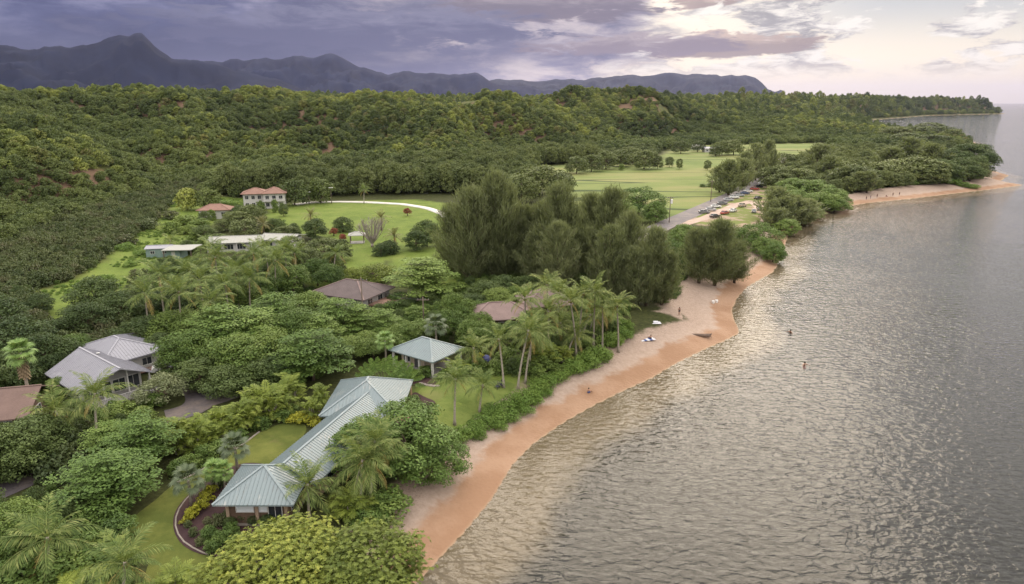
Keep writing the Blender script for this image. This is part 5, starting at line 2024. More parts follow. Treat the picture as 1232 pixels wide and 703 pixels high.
car(G0(211, 449), R(24), 'silver', 'silver car on the forecourt beside the white one', 'cars at the grey-roofed house', 1.1)
car(G0(741, 300), R(10), 'white', 'white car glimpsed among the ironwood trunks', 'cars under the ironwoods', 1.2)
car(G0(748, 291), R(80), 'tan', 'tan car glimpsed among the ironwood trunks', 'cars under the ironwoods', 1.2)


# ------------------------------------------------------------------ poles
def pole(u, v, H, label, box=False, sign=None):
    p = G0(u, v)
    t = thing('utility_pole' if not sign else 'lamp_post', label, 'pole', tuple(p), 0)
    mb = MB()
    mb.tube([(0, 0, -0.3), (0, 0, H)], [0.16, 0.11], 8)
    mb.build('shaft', MATS['wood_pole'], t, smooth=True)
    if sign:
        lb = MB()
        lb.box(-0.9, 0.9, -0.25, 0.25, H, H + 0.35)
        lb.build('lamp_head', MATS['white_paint'], t, bevel=0.04)
    else:
        cb = MB()
        cb.box(-1.2, 1.2, -0.06, 0.06, H - 0.7, H - 0.55)
        c = cb.build('crossarm', MATS['wood_pole'], t)
        for x in (-1.05, -0.4, 0.4, 1.05):
            ib = MB()
            ib.lathe([(0.03, 0), (0.06, 0.05), (0.05, 0.14), (0.02, 0.2)], 6, (x, 0, H - 0.55))
            ib.build('insulator', MATS['steel'], c)
    if box:
        bb = MB()
        bb.lathe([(0.05, 0), (0.36, 0.03), (0.36, 1.5), (0.05, 1.6)], 10, (0.45, -0.1, H - 2.6))
        bb.build('transformer', MATS['white_paint'], t, smooth=False)
    return p + np.array([0, 0, H - 0.4])


w1 = pole(805, 268, 9.5, 'wooden utility pole with white transformer at the ironwoods edge', box=True)
w2 = pole(855, 243, 9.5, 'plain wooden utility pole standing at the pasture roadside')
w3 = pole(902, 216, 9.5, 'wooden utility pole beside the roadside ironwood stand')
w4 = pole(438, 398, 10.5, 'weathered utility pole rising from the trees below the slate-roofed house')
w5 = pole(510, 393, 6.0, 'short utility pole in the hedge behind the cottage')
pole(372, 246, 5.0, 'white-headed lamp post beside the concrete drive', sign=True)
pole(399, 245, 6.5, 'tall lamp post with broad white head by the park lawn', sign=True)
for nm, (a, b) in {'w': (w1, w2), 'x': (w2, w3), 'y': (w4, w5)}.items():
    lab = {'w': 'sagging power line between the transformer pole and the roadside pole', 'x': 'sagging power line over the pasture to the ironwood stand', 'y': 'sagging wire between the weathered pole and the hedge pole'}[nm]
    mb = MB()
    pts = [tuple(a + (b - a) * t - np.array([0, 0, 4 * t * (1 - t) * 1.2])) for t in np.linspace(0, 1, 12)]
    mb.tube(pts, 0.025, 4)
    tag(mb.build('power_line', MATS['trim_dark']), lab, 'power line')


# ------------------------------------------------------------------ people and beach things
def person(p, rz, pose, label, skin='skin', suit='cloth_dark', group=None, scale=1.0):
    t = thing('person', label, 'person', tuple(p), rz, group)
    if pose == 'stand':
        J = dict(pel=(0, 0, 0.95), wai=(0, 0.01, 1.12), che=(0, 0, 1.32), nec=(0, 0, 1.48), hea=(0, 0.02, 1.60), top=(0, 0.02, 1.70),
                 sl=(-0.19, 0, 1.42), el=(-0.27, 0.02, 1.15), wl=(-0.28, 0.08, 0.90), hl=(-0.28, 0.10, 0.80), sr=(0.19, 0, 1.42), er=(0.28, 0.03, 1.16), wr=(0.22, 0.16, 0.95), hr=(0.19, 0.2, 0.87),
                 tl=(-0.10, 0, 0.90), kl=(-0.12, 0.04, 0.50), al=(-0.13, 0, 0.08), fl=(-0.14, 0.16, 0.03), tr=(0.10, 0, 0.90), kr=(0.12, 0.03, 0.50), ar=(0.14, 0, 0.08), fr=(0.16, 0.15, 0.03))
    elif pose == 'sit':
        J = dict(pel=(0, 0, 0.12), wai=(0, -0.03, 0.28), che=(0, -0.04, 0.48), nec=(0, 0, 0.64), hea=(0, 0.05, 0.76), top=(0, 0.06, 0.86),
                 sl=(-0.19, -0.03, 0.58), el=(-0.26, 0.12, 0.38), wl=(-0.18, 0.32, 0.44), hl=(-0.12, 0.40, 0.46), sr=(0.19, -0.03, 0.58), er=(0.26, 0.12, 0.38), wr=(0.18, 0.32, 0.44), hr=(0.12, 0.40, 0.46),
                 tl=(-0.10, 0.03, 0.12), kl=(-0.15, 0.40, 0.46), al=(-0.14, 0.62, 0.08), fl=(-0.14, 0.78, 0.03), tr=(0.10, 0.03, 0.12), kr=(0.15, 0.40, 0.46), ar=(0.14, 0.62, 0.08), fr=(0.14, 0.78, 0.03))
    else:        # wading or swimming upright, hips under the surface
        J = dict(pel=(0, 0, -0.35), wai=(0, 0.0, -0.18), che=(0, 0, 0.03), nec=(0, 0, 0.20), hea=(0, 0.03, 0.33), top=(0, 0.03, 0.43),
                 sl=(-0.19, 0, 0.13), el=(-0.38, 0.12, 0.00), wl=(-0.52, 0.30, -0.04), hl=(-0.58, 0.38, -0.05), sr=(0.19, 0, 0.13), er=(0.40, 0.10, 0.02), wr=(0.56, 0.26, -0.02), hr=(0.62, 0.33, -0.04),
                 tl=(-0.10, 0, -0.40), kl=(-0.12, 0.10, -0.8), al=(-0.13, -0.15, -1.15), fl=(-0.14, -0.22, -1.28), tr=(0.10, 0, -0.40), kr=(0.12, 0.15, -0.78), ar=(0.14, -0.02, -1.15), fr=(0.16, -0.06, -1.3))
    rad = dict(pel=.135, wai=.115, che=.145, nec=.055, hea=.098, top=.075, sl=.07, el=.045, wl=.033, hl=.035, sr=.07, er=.045, wr=.033, hr=.035, tl=.095, kl=.062, al=.042, fl=.035, tr=.095, kr=.062, ar=.042, fr=.035)
    E = [('pel', 'wai'), ('wai', 'che'), ('che', 'nec'), ('nec', 'hea'), ('hea', 'top')]
    for s in 'lr':
        E += [('che', 's' + s), ('s' + s, 'e' + s), ('e' + s, 'w' + s), ('w' + s, 'h' + s), ('pel', 't' + s), ('t' + s, 'k' + s), ('k' + s, 'a' + s), ('a' + s, 'f' + s)]
    names = list(J)
    me = bpy.data.meshes.new('body')
    me.from_pydata([J[k] for k in names], [(names.index(a), names.index(b)) for a, b in E], [])
    me.materials.append(MATS[skin])
    o = link('body', me, t, scale=(scale,) * 3)
    md = o.modifiers.new('skin', 'SKIN')
    for i, k in enumerate(names):
        sv = me.skin_vertices[0].data[i]
        sv.radius = (rad[k], rad[k] * (0.8 if k in ('pel', 'wai', 'che') else 1))
        sv.use_root = (k == 'pel')
    md.use_smooth_shade = True
    o.modifiers.new('smooth', 'SUBSURF').levels = 1
    o.modifiers['smooth'].render_levels = 1
    P, Wt = Vector(J['pel']), Vector(J['wai'])
    sh = MB()
    sh.tube([tuple(P + (P - Wt) * 0.45), tuple(P), tuple(Wt)], [0.16, 0.185, 0.15], 10)
    for s in 'lr':
        a, b = Vector(J['t' + s]), Vector(J['k' + s])
        sh.tube([tuple(a), tuple(a + (b - a) * 0.45)], [0.13, 0.11], 8)
    so = sh.build('swimwear', MATS[suit], t, smooth=True)
    so.scale = (scale,) * 3
    H = Vector(J['hea'])
    hb = MB()
    hb.lathe([(0.03, 0.14), (0.10, 0.10), (0.118, 0.03), (0.105, -0.05), (0.05, -0.07)], 10, tuple(H + Vector((0, -0.02, 0.01))))
    ho = hb.build('hair', MATS['hair'], t, smooth=True)
    ho.scale = (scale,) * 3
    return t


def on_sand(u, v):
    p = G0(u, v, 1.0)
    return (p[0], p[1], gz(p[0], p[1]))


def on_sea(u, v):
    return tuple(at_z(u, v, 0.0))


person(on_sand(817, 379), R(200), 'stand', 'person in dark shorts standing on the sand below the ironwoods', 'skin_tan')
person(on_sand(708, 473), R(-60), 'sit', 'person sitting on the wet sand at the water edge', 'skin', 'cloth_blue')
person(on_sand(783, 408), R(40), 'sit', 'person sitting beside the striped beach towels', 'skin', 'cloth_dark')
person(on_sea(951, 400), R(120), 'swim', 'dark-haired swimmer upright in the open water', 'skin_tan', 'cloth_dark', scale=1.4)
person(on_sea(968, 439), R(200), 'swim', 'pale swimmer treading water with arms spread', 'skin', 'cloth_red', scale=1.3)
for i, (u, v, s, c) in enumerate([(1042, 243.5, 'stand', 'cloth_dark'), (1047, 242.5, 'stand', 'cloth_blue'), (1055, 240, 'stand', 'cloth_dark'), (1066, 238.5, 'sit', 'cloth_red'), (1074, 238, 'stand', 'cloth_dark'), (1082, 237, 'stand', 'cloth_dark')]):
    person(on_sand(u, v - 1.5), i * 1.3, s, 'distant bather on the far beach below the spit trees', 'skin_tan', c, group='bathers on the far beach')


def beach_things():
    p = on_sand(778, 408)
    t = thing('beach_towels', 'white and navy striped beach towels spread on the sand', 'towel', p, R(20))
    for i in range(5):
        mb = MB()
        mb.box(-1.5 + i * 0.6, -1.5 + (i + 1) * 0.6, -0.9, 0.9 + 0.12 * (i % 2), 0.0, 0.05)
        mb.build('stripe', MATS['cloth_white' if i % 2 == 0 else 'cloth_blue'], t)
    p = on_sand(789, 388)
    mb = MB()
    mb.box(-1.1, 1.0, -0.7, 0.7, -0.02, 0.05)
    mb.box(-0.5, 0.5, -0.3, 0.4, 0.05, 0.3)
    o = tag(mb.build('beach_blanket', MATS['cloth_white'], bevel=0.04), 'crumpled white blanket by the stream bed on the sand', 'blanket')
    o.location = p
    # driftwood log with root flare
    p = on_sand(844, 405)
    mb = MB()
    mb.tube([(-1.9, 0.25, 0.18), (-0.8, 0.05, 0.25), (0.4, -0.1, 0.28), (1.5, 0.0, 0.34)], [0.16, 0.26, 0.34, 0.40], 9)
    for a in range(5):
        mb.tube([(1.4, 0, 0.34), (1.9, 0.5 * math.cos(a * 1.26), 0.4 + 0.45 * math.sin(a * 1.26))], [0.16, 0.05], 6)
    o = tag(mb.build('driftwood_log', MATS['driftwood'], smooth=True), 'dark driftwood log lying on the sandy point', 'log')
    o.location, o.rotation_euler = p, (0, 0, R(-15))
    for i, (u, v) in enumerate([(858, 365), (862, 364)]):
        p = on_sand(u, v)
        mb = MB()
        mb.lathe([(0.30, 0), (0.34, 0.3), (0.33, 0.55), (0.36, 0.58), (0.05, 0.64)], 10)
        o = tag(mb.build('cool_box', MATS['white_paint'], smooth=False), 'white cool box on the sand under the big ironwood', 'cool box', 'cool boxes under the ironwood')
        o.location = p
    # stepping stones by the cottage
    rng = np.random.default_rng(5)
    for (us, lab, grp) in (([(506, 462), (510, 463), (514, 464), (518, 464.5), (522, 465), (526, 465)], 'pale stepping stone at the foot of the cottage bed', 'stepping stones below the cottage'),
                           ([(582, 439), (586, 438), (590, 441), (585, 443), (591, 445), (579, 442)], 'flat pale paving stone by the yellow shrub on the lawn', 'paving stones beside the palms')):
        for u, v in us:
            q = G0(u, v)
            mb = MB()
            n = 8
            ring = [(rng.uniform(0.36, 0.5) * math.cos(2 * math.pi * j / n), rng.uniform(0.3, 0.42) * math.sin(2 * math.pi * j / n)) for j in range(n)]
            mb.add([(x, y, 0.0) for x, y in ring] + [(x * 0.92, y * 0.92, 0.14) for x, y in ring],
                   [tuple(range(n))[::-1], tuple(range(n, 2 * n))] + [(j, (j + 1) % n, n + (j + 1) % n, n + j) for j in range(n)])
            o = tag(mb.build('stepping_stone', MATS['stone']), lab, 'stone', grp)
            o.location = (q[0], q[1], q[2] + 0.01)
    q = G0(585, 436)
    mb = MB()
    mb.box(-0.9, 0.9, -0.35, 0.35, 0, 0.45)
    mb.lathe([(0.9, 0.45), (0.75, 0.9), (0.35, 1.25), (0.05, 1.3)], 10)
    o = tag(mb.build('covered_grill', MATS['blue_tarp'], bevel=0.03), 'grill under a dark blue cover beside the palms', 'grill')
    o.location = tuple(q)
    for i, (u, v) in enumerate([(598, 468), (603, 466)]):
        q = G0(u, v)
        t = thing('lawn_chair', 'dark low lawn chair under the palms at the lawn edge', 'chair', (q[0], q[1], q[2] + 0.03), R(150), 'lawn chairs by the beach')
        mb = MB()
        mb.box(-0.32, 0.32, -0.35, 0.3, 0.33, 0.40)
        mb.build('seat', MATS['cloth_dark'], t)
        mb = MB()
        mb.add([(-0.32, -0.33, 0.4), (0.32, -0.33, 0.4), (0.32, -0.62, 1.0), (-0.32, -0.62, 1.0), (-0.32, -0.39, 0.38), (0.32, -0.39, 0.38), (0.32, -0.68, 0.98), (-0.32, -0.68, 0.98)],
               [(0, 1, 2, 3), (7, 6, 5, 4), (0, 4, 5, 1), (1, 5, 6, 2), (2, 6, 7, 3), (3, 7, 4, 0)])
        mb.build('backrest', MATS['cloth_dark'], t)
        for x in (-0.28, 0.28):
            for y in (-0.3, 0.25):
                mb = MB()
                mb.box(x - 0.03, x + 0.03, y - 0.03, y + 0.03, 0, 0.33)
                mb.build('leg', MATS['trim_dark'], t)


beach_things()


# ------------------------------------------------------------------ trees, palms and shrubs one by one
KIND_INFO = {
    'almond': ('almond_tree', 'layered spreading almond tree', 'tree'),
    'broad': ('broadleaf_tree', 'leafy round-crowned tree', 'tree'),
    'dark': ('evergreen_tree', 'dense dark green tree', 'tree'),
    'ironwood': ('ironwood_tree', 'tall feathery ironwood tree', 'tree'),
    'milo': ('milo_tree', 'broad dense milo tree', 'tree'),
    'rosette': ('heliotrope_tree', 'wide tree with yellow-green leaf whorls', 'tree'),
    'beach_bush': ('beach_shrub', 'bright green naupaka shrub', 'shrub'),
    'scrub': ('scrub_bush', 'brownish green scrub bush', 'bush'),
    'areca': ('areca_palm', 'feathery areca palm clump', 'palm clump'),
    'croton': ('croton_plant', 'yellow croton plant', 'plant'),
    'shrub': ('garden_shrub', 'leafy green shrub', 'shrub'),
    'hill_tree': ('hill_tree', 'rounded hillside tree', 'tree'),
    'far_tree': ('coast_tree', 'olive green tree', 'tree'),
    'far_ironwood': ('ironwood_tree', 'wispy ironwood tree', 'tree'),
    'olive_bush': ('clipped_hedge', 'rounded olive hedge', 'hedge'),
    'clipped_bush': ('clipped_shrub', 'dark clipped round shrub', 'shrub'),
    'red_bush': ('red_shrub', 'dark red-leaved shrub', 'shrub'),
    'plumeria': ('plumeria_tree', 'greyish domed plumeria tree', 'tree'),
    'bare': ('bare_tree', 'leafless pale grey tree', 'tree'),
}
CROWNS = {}


def T(kind, u, v, H, wpx, place, sink=1.0):
    p = from_top(u, v + 0.035 * wpx, H, sink)
    W = wpx * depth(p) / F_PX
    nm, desc, cat = KIND_INFO[kind]
    t, c = plant(kind, nm, desc + ' ' + place, cat, p, W, H, desc.split()[-2] + ' ' + cat + 's ' + place, trunk_name='stems' if kind == 'areca' else 'trunk')
    CROWNS.setdefault(kind, []).append(c)
    return p


def Tg(kind, u, v, H, W, place):
    """plant whose foot shows at (u, v)"""
    p = G0(u, v)
    nm, desc, cat = KIND_INFO[kind]
    t, c = plant(kind, nm, desc + ' ' + place, cat, p, W, H, desc.split()[-2] + ' ' + cat + 's ' + place, trunk_name='stems' if kind == 'areca' else 'trunk')
    CROWNS.setdefault(kind, []).append(c)


def many(kind, rows, place, H=None):
    for r in rows:
        T(kind, r[0], r[1], r[2], r[3], place)


# --- in front of and beside the beach house
many('rosette', [(318, 652, 7.0, 190), (425, 648, 7.2, 180)], 'overhanging the beach')
T('rosette', 372, 682, 6.0, 220, 'rooted nearest the sand below the beach house')
T('milo', 492, 487, 7.5, 128, 'between the beach house and the beach')
T('milo', 436, 503, 6.5, 90, 'against the seaward side of the house wing')
T('milo', 520, 530, 5.0, 80, 'leaning over the sand at the vegetation edge')
T('shrub', 466, 592, 2.6, 60, 'at the foot of the milo tree')
T('shrub', 440, 610, 2.2, 50, 'between palm trunks and beach sand')
T('areca', 420, 588, 3.2, 46, 'beside the patch of palm lawn')
# --- bottom corner by the driveway
T('almond', 122, 545, 5.6, 124, 'spreading over the garden lawn by the driveway')
many('almond', [(166, 500, 6.2, 96), (128, 508, 4.6, 70)], 'behind the leaning palms by the driveway')
many('dark', [(22, 502, 6.5, 92), (-16, 510, 7.0, 90), (52, 498, 5.0, 60)], 'across the dark driveway')
many('broad', [(8, 606, 5.0, 80), (34, 622, 4.2, 66)], 'beside the palms at the driveway corner')
many('shrub', [(116, 606, 2.4, 56), (140, 622, 2.0, 46), (95, 640, 2.6, 60), (110, 660, 2.4, 60), (70, 668, 2.6, 70), (20, 668, 3.0, 80), (135, 600, 2.0, 40)], 'under the palms beside the tongue of grass')
many('areca', [(120, 652, 2.6, 60), (200, 690, 2.0, 50), (90, 690, 2.4, 60)], 'in the planting beside the verge lawn')
# --- hedge between drive and lawn
many('areca', [(206, 500, 4.0, 34), (222, 502, 4.0, 34), (240, 500, 3.8, 34), (256, 492, 4.0, 32), (272, 484, 4.0, 32), (288, 478, 4.2, 32), (303, 470, 4.4, 32), (318, 462, 4.6, 34), (334, 456, 4.6, 34), (348, 452, 4.4, 32),
               (212, 512, 3.6, 34), (230, 512, 3.4, 34), (248, 506, 3.4, 30), (264, 500, 3.4, 30), (282, 492, 3.4, 30), (298, 486, 3.4, 28)], 'in the driveway hedge')
many('shrub', [(215, 552, 1.8, 30), (228, 546, 1.8, 30), (246, 536, 1.8, 28), (262, 528, 1.6, 28), (286, 516, 1.6, 26), (312, 502, 1.5, 26), (336, 492, 1.6, 26), (350, 486, 1.6, 24)], 'along the stone edging of the lawn')
many('areca', [(326, 476, 3.6, 22), (340, 470, 3.8, 22), (373, 478, 3.4, 22), (384, 462, 4.2, 26)], 'at the wing wall')
many('croton', [(363, 496, 1.3, 24), (374, 498, 1.3, 22), (352, 500, 1.0, 18), (380, 505, 1.1, 18)], 'where the lawn meets the house wing')
# --- mulch bed
many('clipped_bush', [(292, 612, 1.3, 20), (306, 616, 1.2, 20), (322, 618, 1.3, 22), (338, 618, 1.2, 20), (276, 622, 1.1, 18)], 'below the pavilion wall')
many('scrub', [(232, 634, 0.9, 12), (240, 646, 0.9, 12), (226, 626, 0.8, 10), (250, 622, 0.9, 12)], 'dotted in the dark mulch')
many('croton', [(252, 583, 1.3, 18), (246, 592, 1.3, 18), (241, 601, 1.2, 17), (234, 607, 1.2, 17), (229, 612, 1.1, 16), (224, 618, 1.0, 15)], 'in the mulched bed round the pavilion')
many('shrub', [(250, 634, 1.2, 24), (264, 640, 1.4, 26), (278, 628, 1.3, 22), (254, 650, 1.1, 22), (282, 646, 1.3, 24)], 'in the pavilion bed')
many('scrub', [(262, 618, 1.4, 18), (274, 612, 1.4, 16), (262, 570, 1.5, 22)], 'drying in the mulched bed')
fan_palm(282, 538, 3.6, 'silvery blue fan palm on the garden lawn by the pavilion', FANS, 1.05)
fan_palm(226, 578, 3.0, 'silver-green fan palm at the edge of the mulched bed', FANS, 1.05)
fan_palm(258, 566, 2.6, 'green fan palm behind the yellow crotons', FANS_GREEN, 0.9)
fan_palm(268, 566, 2.8, 'olive fan palm against the pavilion corner', FANS_GREEN, 0.8)
fan_palm(24, 425, 8.5, 'old fan palm with a skirt of dead leaves', FANS_GREEN, 1.35, skirt=True, n=26)
fan_palm(524, 392, 5.0, 'grey-green fan palm behind the cottage', FANS, 1.25)
fan_palm(463, 410, 4.2, 'green fan palm between cottage and traveller palm', FANS_GREEN, 1.1)
traveller_palm(461, 434, 4.6, 'tall traveller palm beside the cottage with fanned paddle leaves', R(20), 15, 1.05)
traveller_palm(486, 440, 3.6, 'small traveller palm at the cottage porch', R(-20), 9, 0.8)
# --- seaside garden, beach hedge
naup = [(556, 514, 1.5, 30), (570, 508, 1.5, 30), (582, 500, 1.6, 32), (596, 492, 1.6, 34), (606, 484, 1.8, 36), (590, 486, 1.4, 28), (620, 474, 1.8, 34), (634, 468, 1.8, 34), (648, 456, 1.8, 32), (660, 450, 1.8, 30),
        (612, 496, 1.2, 30), (628, 486, 1.2, 28), (642, 474, 1.3, 26), (655, 464, 1.2, 26), (674, 446, 1.5, 26), (576, 516, 1.2, 24), (600, 506, 1.1, 24),
        (690, 432, 2.0, 32), (704, 424, 2.2, 34), (718, 416, 2.2, 34), (712, 428, 1.6, 30), (727, 420, 1.6, 28), (698, 436, 1.4, 26), (735, 400, 2.2, 30), (746, 392, 2.2, 28), (752, 384, 2.2, 24), (741, 404, 1.6, 26), (684, 440, 1.3, 24), (545, 522, 1.3, 26)]
many('beach_bush', naup, 'in the green belt along the beach edge')
many('shrub', [(572, 428, 2.6, 30), (610, 418, 3.0, 32), (625, 428, 2.6, 28), (650, 425, 2.8, 30), (664, 420, 2.6, 26), (556, 440, 1.8, 22), (668, 436, 1.8, 24), (646, 440, 2.0, 26), (596, 432, 2.2, 24)], 'under the palms by the seaside lawn')
many('areca', [(655, 412, 3.6, 30), (640, 418, 3.0, 26), (548, 430, 2.8, 24), (676, 414, 3.0, 24)], 'among the coconut trunks behind the beach')
T('croton', 578, 424, 1.8, 18, 'beside the covered grill')
many('shrub', [(478, 446, 1.8, 26), (496, 444, 1.6, 24), (512, 440, 1.6, 22), (536, 444, 1.4, 20)], 'in front of the cottage porch')
many('shrub', [(496, 476, 1.5, 22), (502, 484, 1.2, 18)], 'in the corner bed beside the rear pavilion')
# --- mid belt of big trees
many('almond', [(372, 396, 8.0, 96), (352, 412, 6.5, 72)], 'behind the areca hedge, below the slate-roofed house')
many('almond', [(262, 366, 9.0, 112), (306, 372, 8.0, 90), (330, 352, 8.5, 84)], 'in the belt below the white-roofed house')
many('broad', [(232, 398, 7.0, 70), (284, 402, 7.5, 84), (322, 398, 7.0, 74), (210, 372, 6.5, 62), (350, 372, 7.5, 70), (372, 350, 7.0, 56)], 'in the belt between grey-roofed and slate-roofed houses')
many('almond', [(404, 358, 7.5, 76), (384, 378, 6.5, 64), (432, 366, 6.5, 54), (460, 372, 6.0, 52)], 'in front of the slate-roofed house')
many('dark', [(238, 430, 5.0, 56), (274, 436, 5.0, 62), (306, 432, 5.0, 60), (330, 426, 5.2, 54), (206, 424, 4.0, 44), (188, 400, 4.5, 46)], 'in the shade beside the forecourt')
many('dark', [(112, 332, 8.0, 62), (98, 362, 6.5, 60), (140, 350, 6.5, 50), (46, 352, 4.5, 34), (166, 380, 6.0, 56)], 'at the foot of the meadow')
many('dark', [(14, 380, 8.0, 84), (50, 398, 7.0, 66), (-10, 356, 8.5, 80), (14, 432, 5.0, 60), (60, 424, 4.5, 44), (-18, 420, 7.0, 70)], 'round the old skirted fan palm')
many('broad', [(86, 402, 5.0, 50), (70, 452, 3.0, 36), (52, 466, 3.0, 40)], 'beside the grey-roofed house')
T('plumeria', 196, 452, 3.8, 66, 'on the forecourt of the grey-roofed house')
many('shrub', [(146, 482, 2.4, 40), (170, 490, 2.2, 36), (180, 474, 2.0, 30), (120, 490, 2.2, 34), (96, 486, 2.2, 36)], 'below the white lanai')
T('almond', 508, 308, 9.0, 88, 'beside the railed deck')
many('broad', [(545, 352, 7.0, 42), (536, 372, 6.0, 40), (556, 366, 5.5, 34)], 'behind the cottage with brownish crown')
many('broad', [(486, 386, 4.5, 50), (506, 384, 4.0, 44), (470, 396, 4.0, 46), (440, 398, 4.0, 40), (448, 406, 3.6, 40), (420, 404, 4.2, 46), (404, 412, 4.5, 44)], 'in the hedge row behind the cottage')
many('dark', [(586, 336, 5.5, 50), (606, 330, 5.5, 46), (570, 352, 4.5, 44), (634, 330, 5.0, 40), (660, 328, 5.0, 40), (700, 326, 5.0, 44), (728, 330, 5.5, 40)], 'below the ironwood stand')
many('broad', [(600, 346, 5.5, 44), (574, 362, 4.5, 40), (622, 344, 4.5, 34)], 'behind the mauve-roofed house')
many('shrub', [(480, 352, 2.4, 34), (500, 366, 2.6, 34), (470, 362, 2.4, 26), (530, 344, 2.6, 34), (550, 338, 2.4, 30), (448, 392, 2.4, 26)], 'round the foot of the deck')
many('olive_bush', [(452, 317, 3.6, 52), (424, 322, 3.0, 34)], 'above the slate-brown roof')
# --- park
T('bare', 446, 262, 8.5, 40, 'standing before the garden pavilion')
many('clipped_bush', [(468, 288, 4.0, 26), (458, 292, 3.6, 22)], 'beside the leafless tree')
T('clipped_bush', 412, 260, 5.0, 26, 'in the middle of the park lawn')
many('dark', [(513, 264, 8.0, 34), (500, 276, 6.0, 30), (378, 262, 6.5, 34)], 'at the edge of the park lawn')
many('red_bush', [(412, 281, 2.5, 10), (401, 274, 2.6, 10), (490, 250, 3.0, 9)], 'on the park lawn')
many('far_tree', [(386, 284, 7.0, 46), (368, 296, 7.5, 40), (398, 300, 7.0, 34), (410, 286, 6.0, 28), (350, 282, 6.0, 36), (342, 270, 5.0, 30)], 'between the palms and the park lawn')
many('broad', [(380, 310, 6.5, 44), (350, 318, 7.0, 50), (396, 318, 6.0, 40), (316, 330, 6.0, 48), (290, 340, 6.0, 50)], 'among the coconut grove below the white-roofed house')
many('dark', [(240, 312, 6.0, 44), (268, 322, 6.0, 44), (296, 318, 6.0, 42), (214, 330, 5.0, 44), (190, 346, 5.0, 44), (232, 346, 5.0, 44)], 'under the upper coconut grove')
# --- meadow by the sheds and villa
many('far_tree', [(300, 244, 8.0, 34), (284, 252, 6.5, 36), (292, 262, 6.0, 40), (268, 262, 4.5, 22)], 'between the small cottage and the villa')
many('dark', [(306, 246, 5.5, 16), (286, 246, 5, 20), (340, 244, 5, 14), (244, 254, 4.5, 14), (276, 254, 4.5, 14), (330, 262, 5, 24), (352, 268, 5, 22), (226, 288, 4, 22), (262, 280, 4.5, 26), (244, 270, 4.5, 28)], 'close round the red-roofed houses')
many('shrub', [(254, 252, 4.0, 10), (312, 240, 5.0, 12), (330, 240, 5.0, 10), (236, 276, 3.0, 20), (248, 282, 3.6, 26), (232, 292, 3.0, 22), (222, 258, 3.5, 30), (240, 262, 3.0, 26), (205, 266, 4.0, 24), (226, 270, 3.0, 22), (336, 262, 4.0, 20), (322, 268, 3.0, 20)], 'in the long grass round the red-roofed houses')
many('beach_bush', [(150, 292, 1.6, 26), (170, 300, 1.5, 20), (128, 330, 1.4, 22), (270, 240, 2.0, 30), (240, 236, 2.0, 26), (156, 314, 1.3, 18), (186, 322, 1.2, 20)], 'in the long meadow grass')

# --- coconut palms
for a in [(95, 546, 66, 494), (118, 536, 114, 473)]:
    palm_px(*a, 'leaning over the driveway below the grey-roofed house')
palm_px(61, 698, 57, 646, 'with wide drooping fronds at the driveway corner', scale=1.0)
palm_px(150, 728, 150, 676, 'standing low beside the verge lawn', scale=0.9)
palm_px(372, 622, 370, 582, 'against the beach-house pavilion', scale=0.95)
for a in [(434, 622, 436, 553), (446, 612, 449, 556), (424, 600, 452, 530)]:
    palm_px(*a, 'in the cluster between wing and beach', scale=0.95)
palm_px(547, 512, 548, 455, 'on the seaside lawn', scale=0.85)
palm_px(577, 496, 581, 462, 'low and wide at the lawn edge', scale=0.75)
palm_px(568, 448, 570, 418, 'beside the cottage with low bushy head', scale=0.85)
palm_px(606, 467, 600, 407, 'rising from the lawn corner', scale=0.9)
for a in [(623, 470, 636, 397), (637, 449, 640, 399), (632, 462, 641, 404)]:
    palm_px(*a, 'in the tall trio by the naupaka belt', scale=0.95)
for a in [(682, 432, 692, 402), (680, 424, 674, 388), (700, 410, 711, 378), (710, 402, 716, 377), (728, 402, 731, 384)]:
    palm_px(*a, 'slanting from the green belt behind the beach', scale=0.92)
for u, v, H in [(632, 358, 10.5), (686, 360, 10.5), (716, 350, 10.5), (742, 366, 9.0), (658, 342, 8.0), (702, 352, 10.0), (660, 374, 8.0), (725, 368, 8.5), (672, 352, 9), (650, 392, 6.5)]:
    palm_head(u, v, H, 'in the grove round the mauve-roofed house', scale=0.95)
for u, v, H in [(174, 352, 9.5), (215, 350, 10), (253, 362, 9), (191, 330, 9), (259, 309, 9), (283, 326, 9), (304, 304, 9), (331, 312, 9.5), (253, 298, 7.5), (228, 326, 8.5), (270, 340, 8.5), (300, 334, 8), (318, 300, 7.5), (240, 336, 8), (342, 300, 8)]:
    palm_head(u, v, H, 'in the grove below the white-roofed house', scale=1.12)
palm_px(358, 343, 354, 304, 'with hanging fronds beside the dark thicket', scale=0.95)
palm_px(401, 342, 404, 304, 'alone on the slope above the slate-brown roof', scale=0.9)
palm_px(247, 456, 240, 434, 'young and thin at the forecourt edge', scale=0.6, n=15)
palm_px(268, 448, 262, 440, 'short at the shaded forecourt edge', scale=0.6, n=15)
palm_px(205, 303, 205, 289, 'bushy behind the carport', scale=0.9)
palm_px(438, 245, 438, 228, 'white-trunked behind the concrete drive', scale=0.8)
for u, v, H, lab in [(458, 256, 6.0, 'bushy brown-green date palm on the park lawn'), (474, 278, 5.0, 'low date palm behind the clipped shrubs'), (373, 253, 6.0, 'brown-tipped date palm at the park edge'), (316, 264, 5.0, 'brown-green date palm above the white roof')]:
    p = from_top(u, v, H, 1.0)
    palm(p, p + np.array([0, 0, H * 0.72]), 'date_palm', lab, scale=1.15, fr=DATE, n=30, trunk_r=0.26, mat='bark', nuts=False)

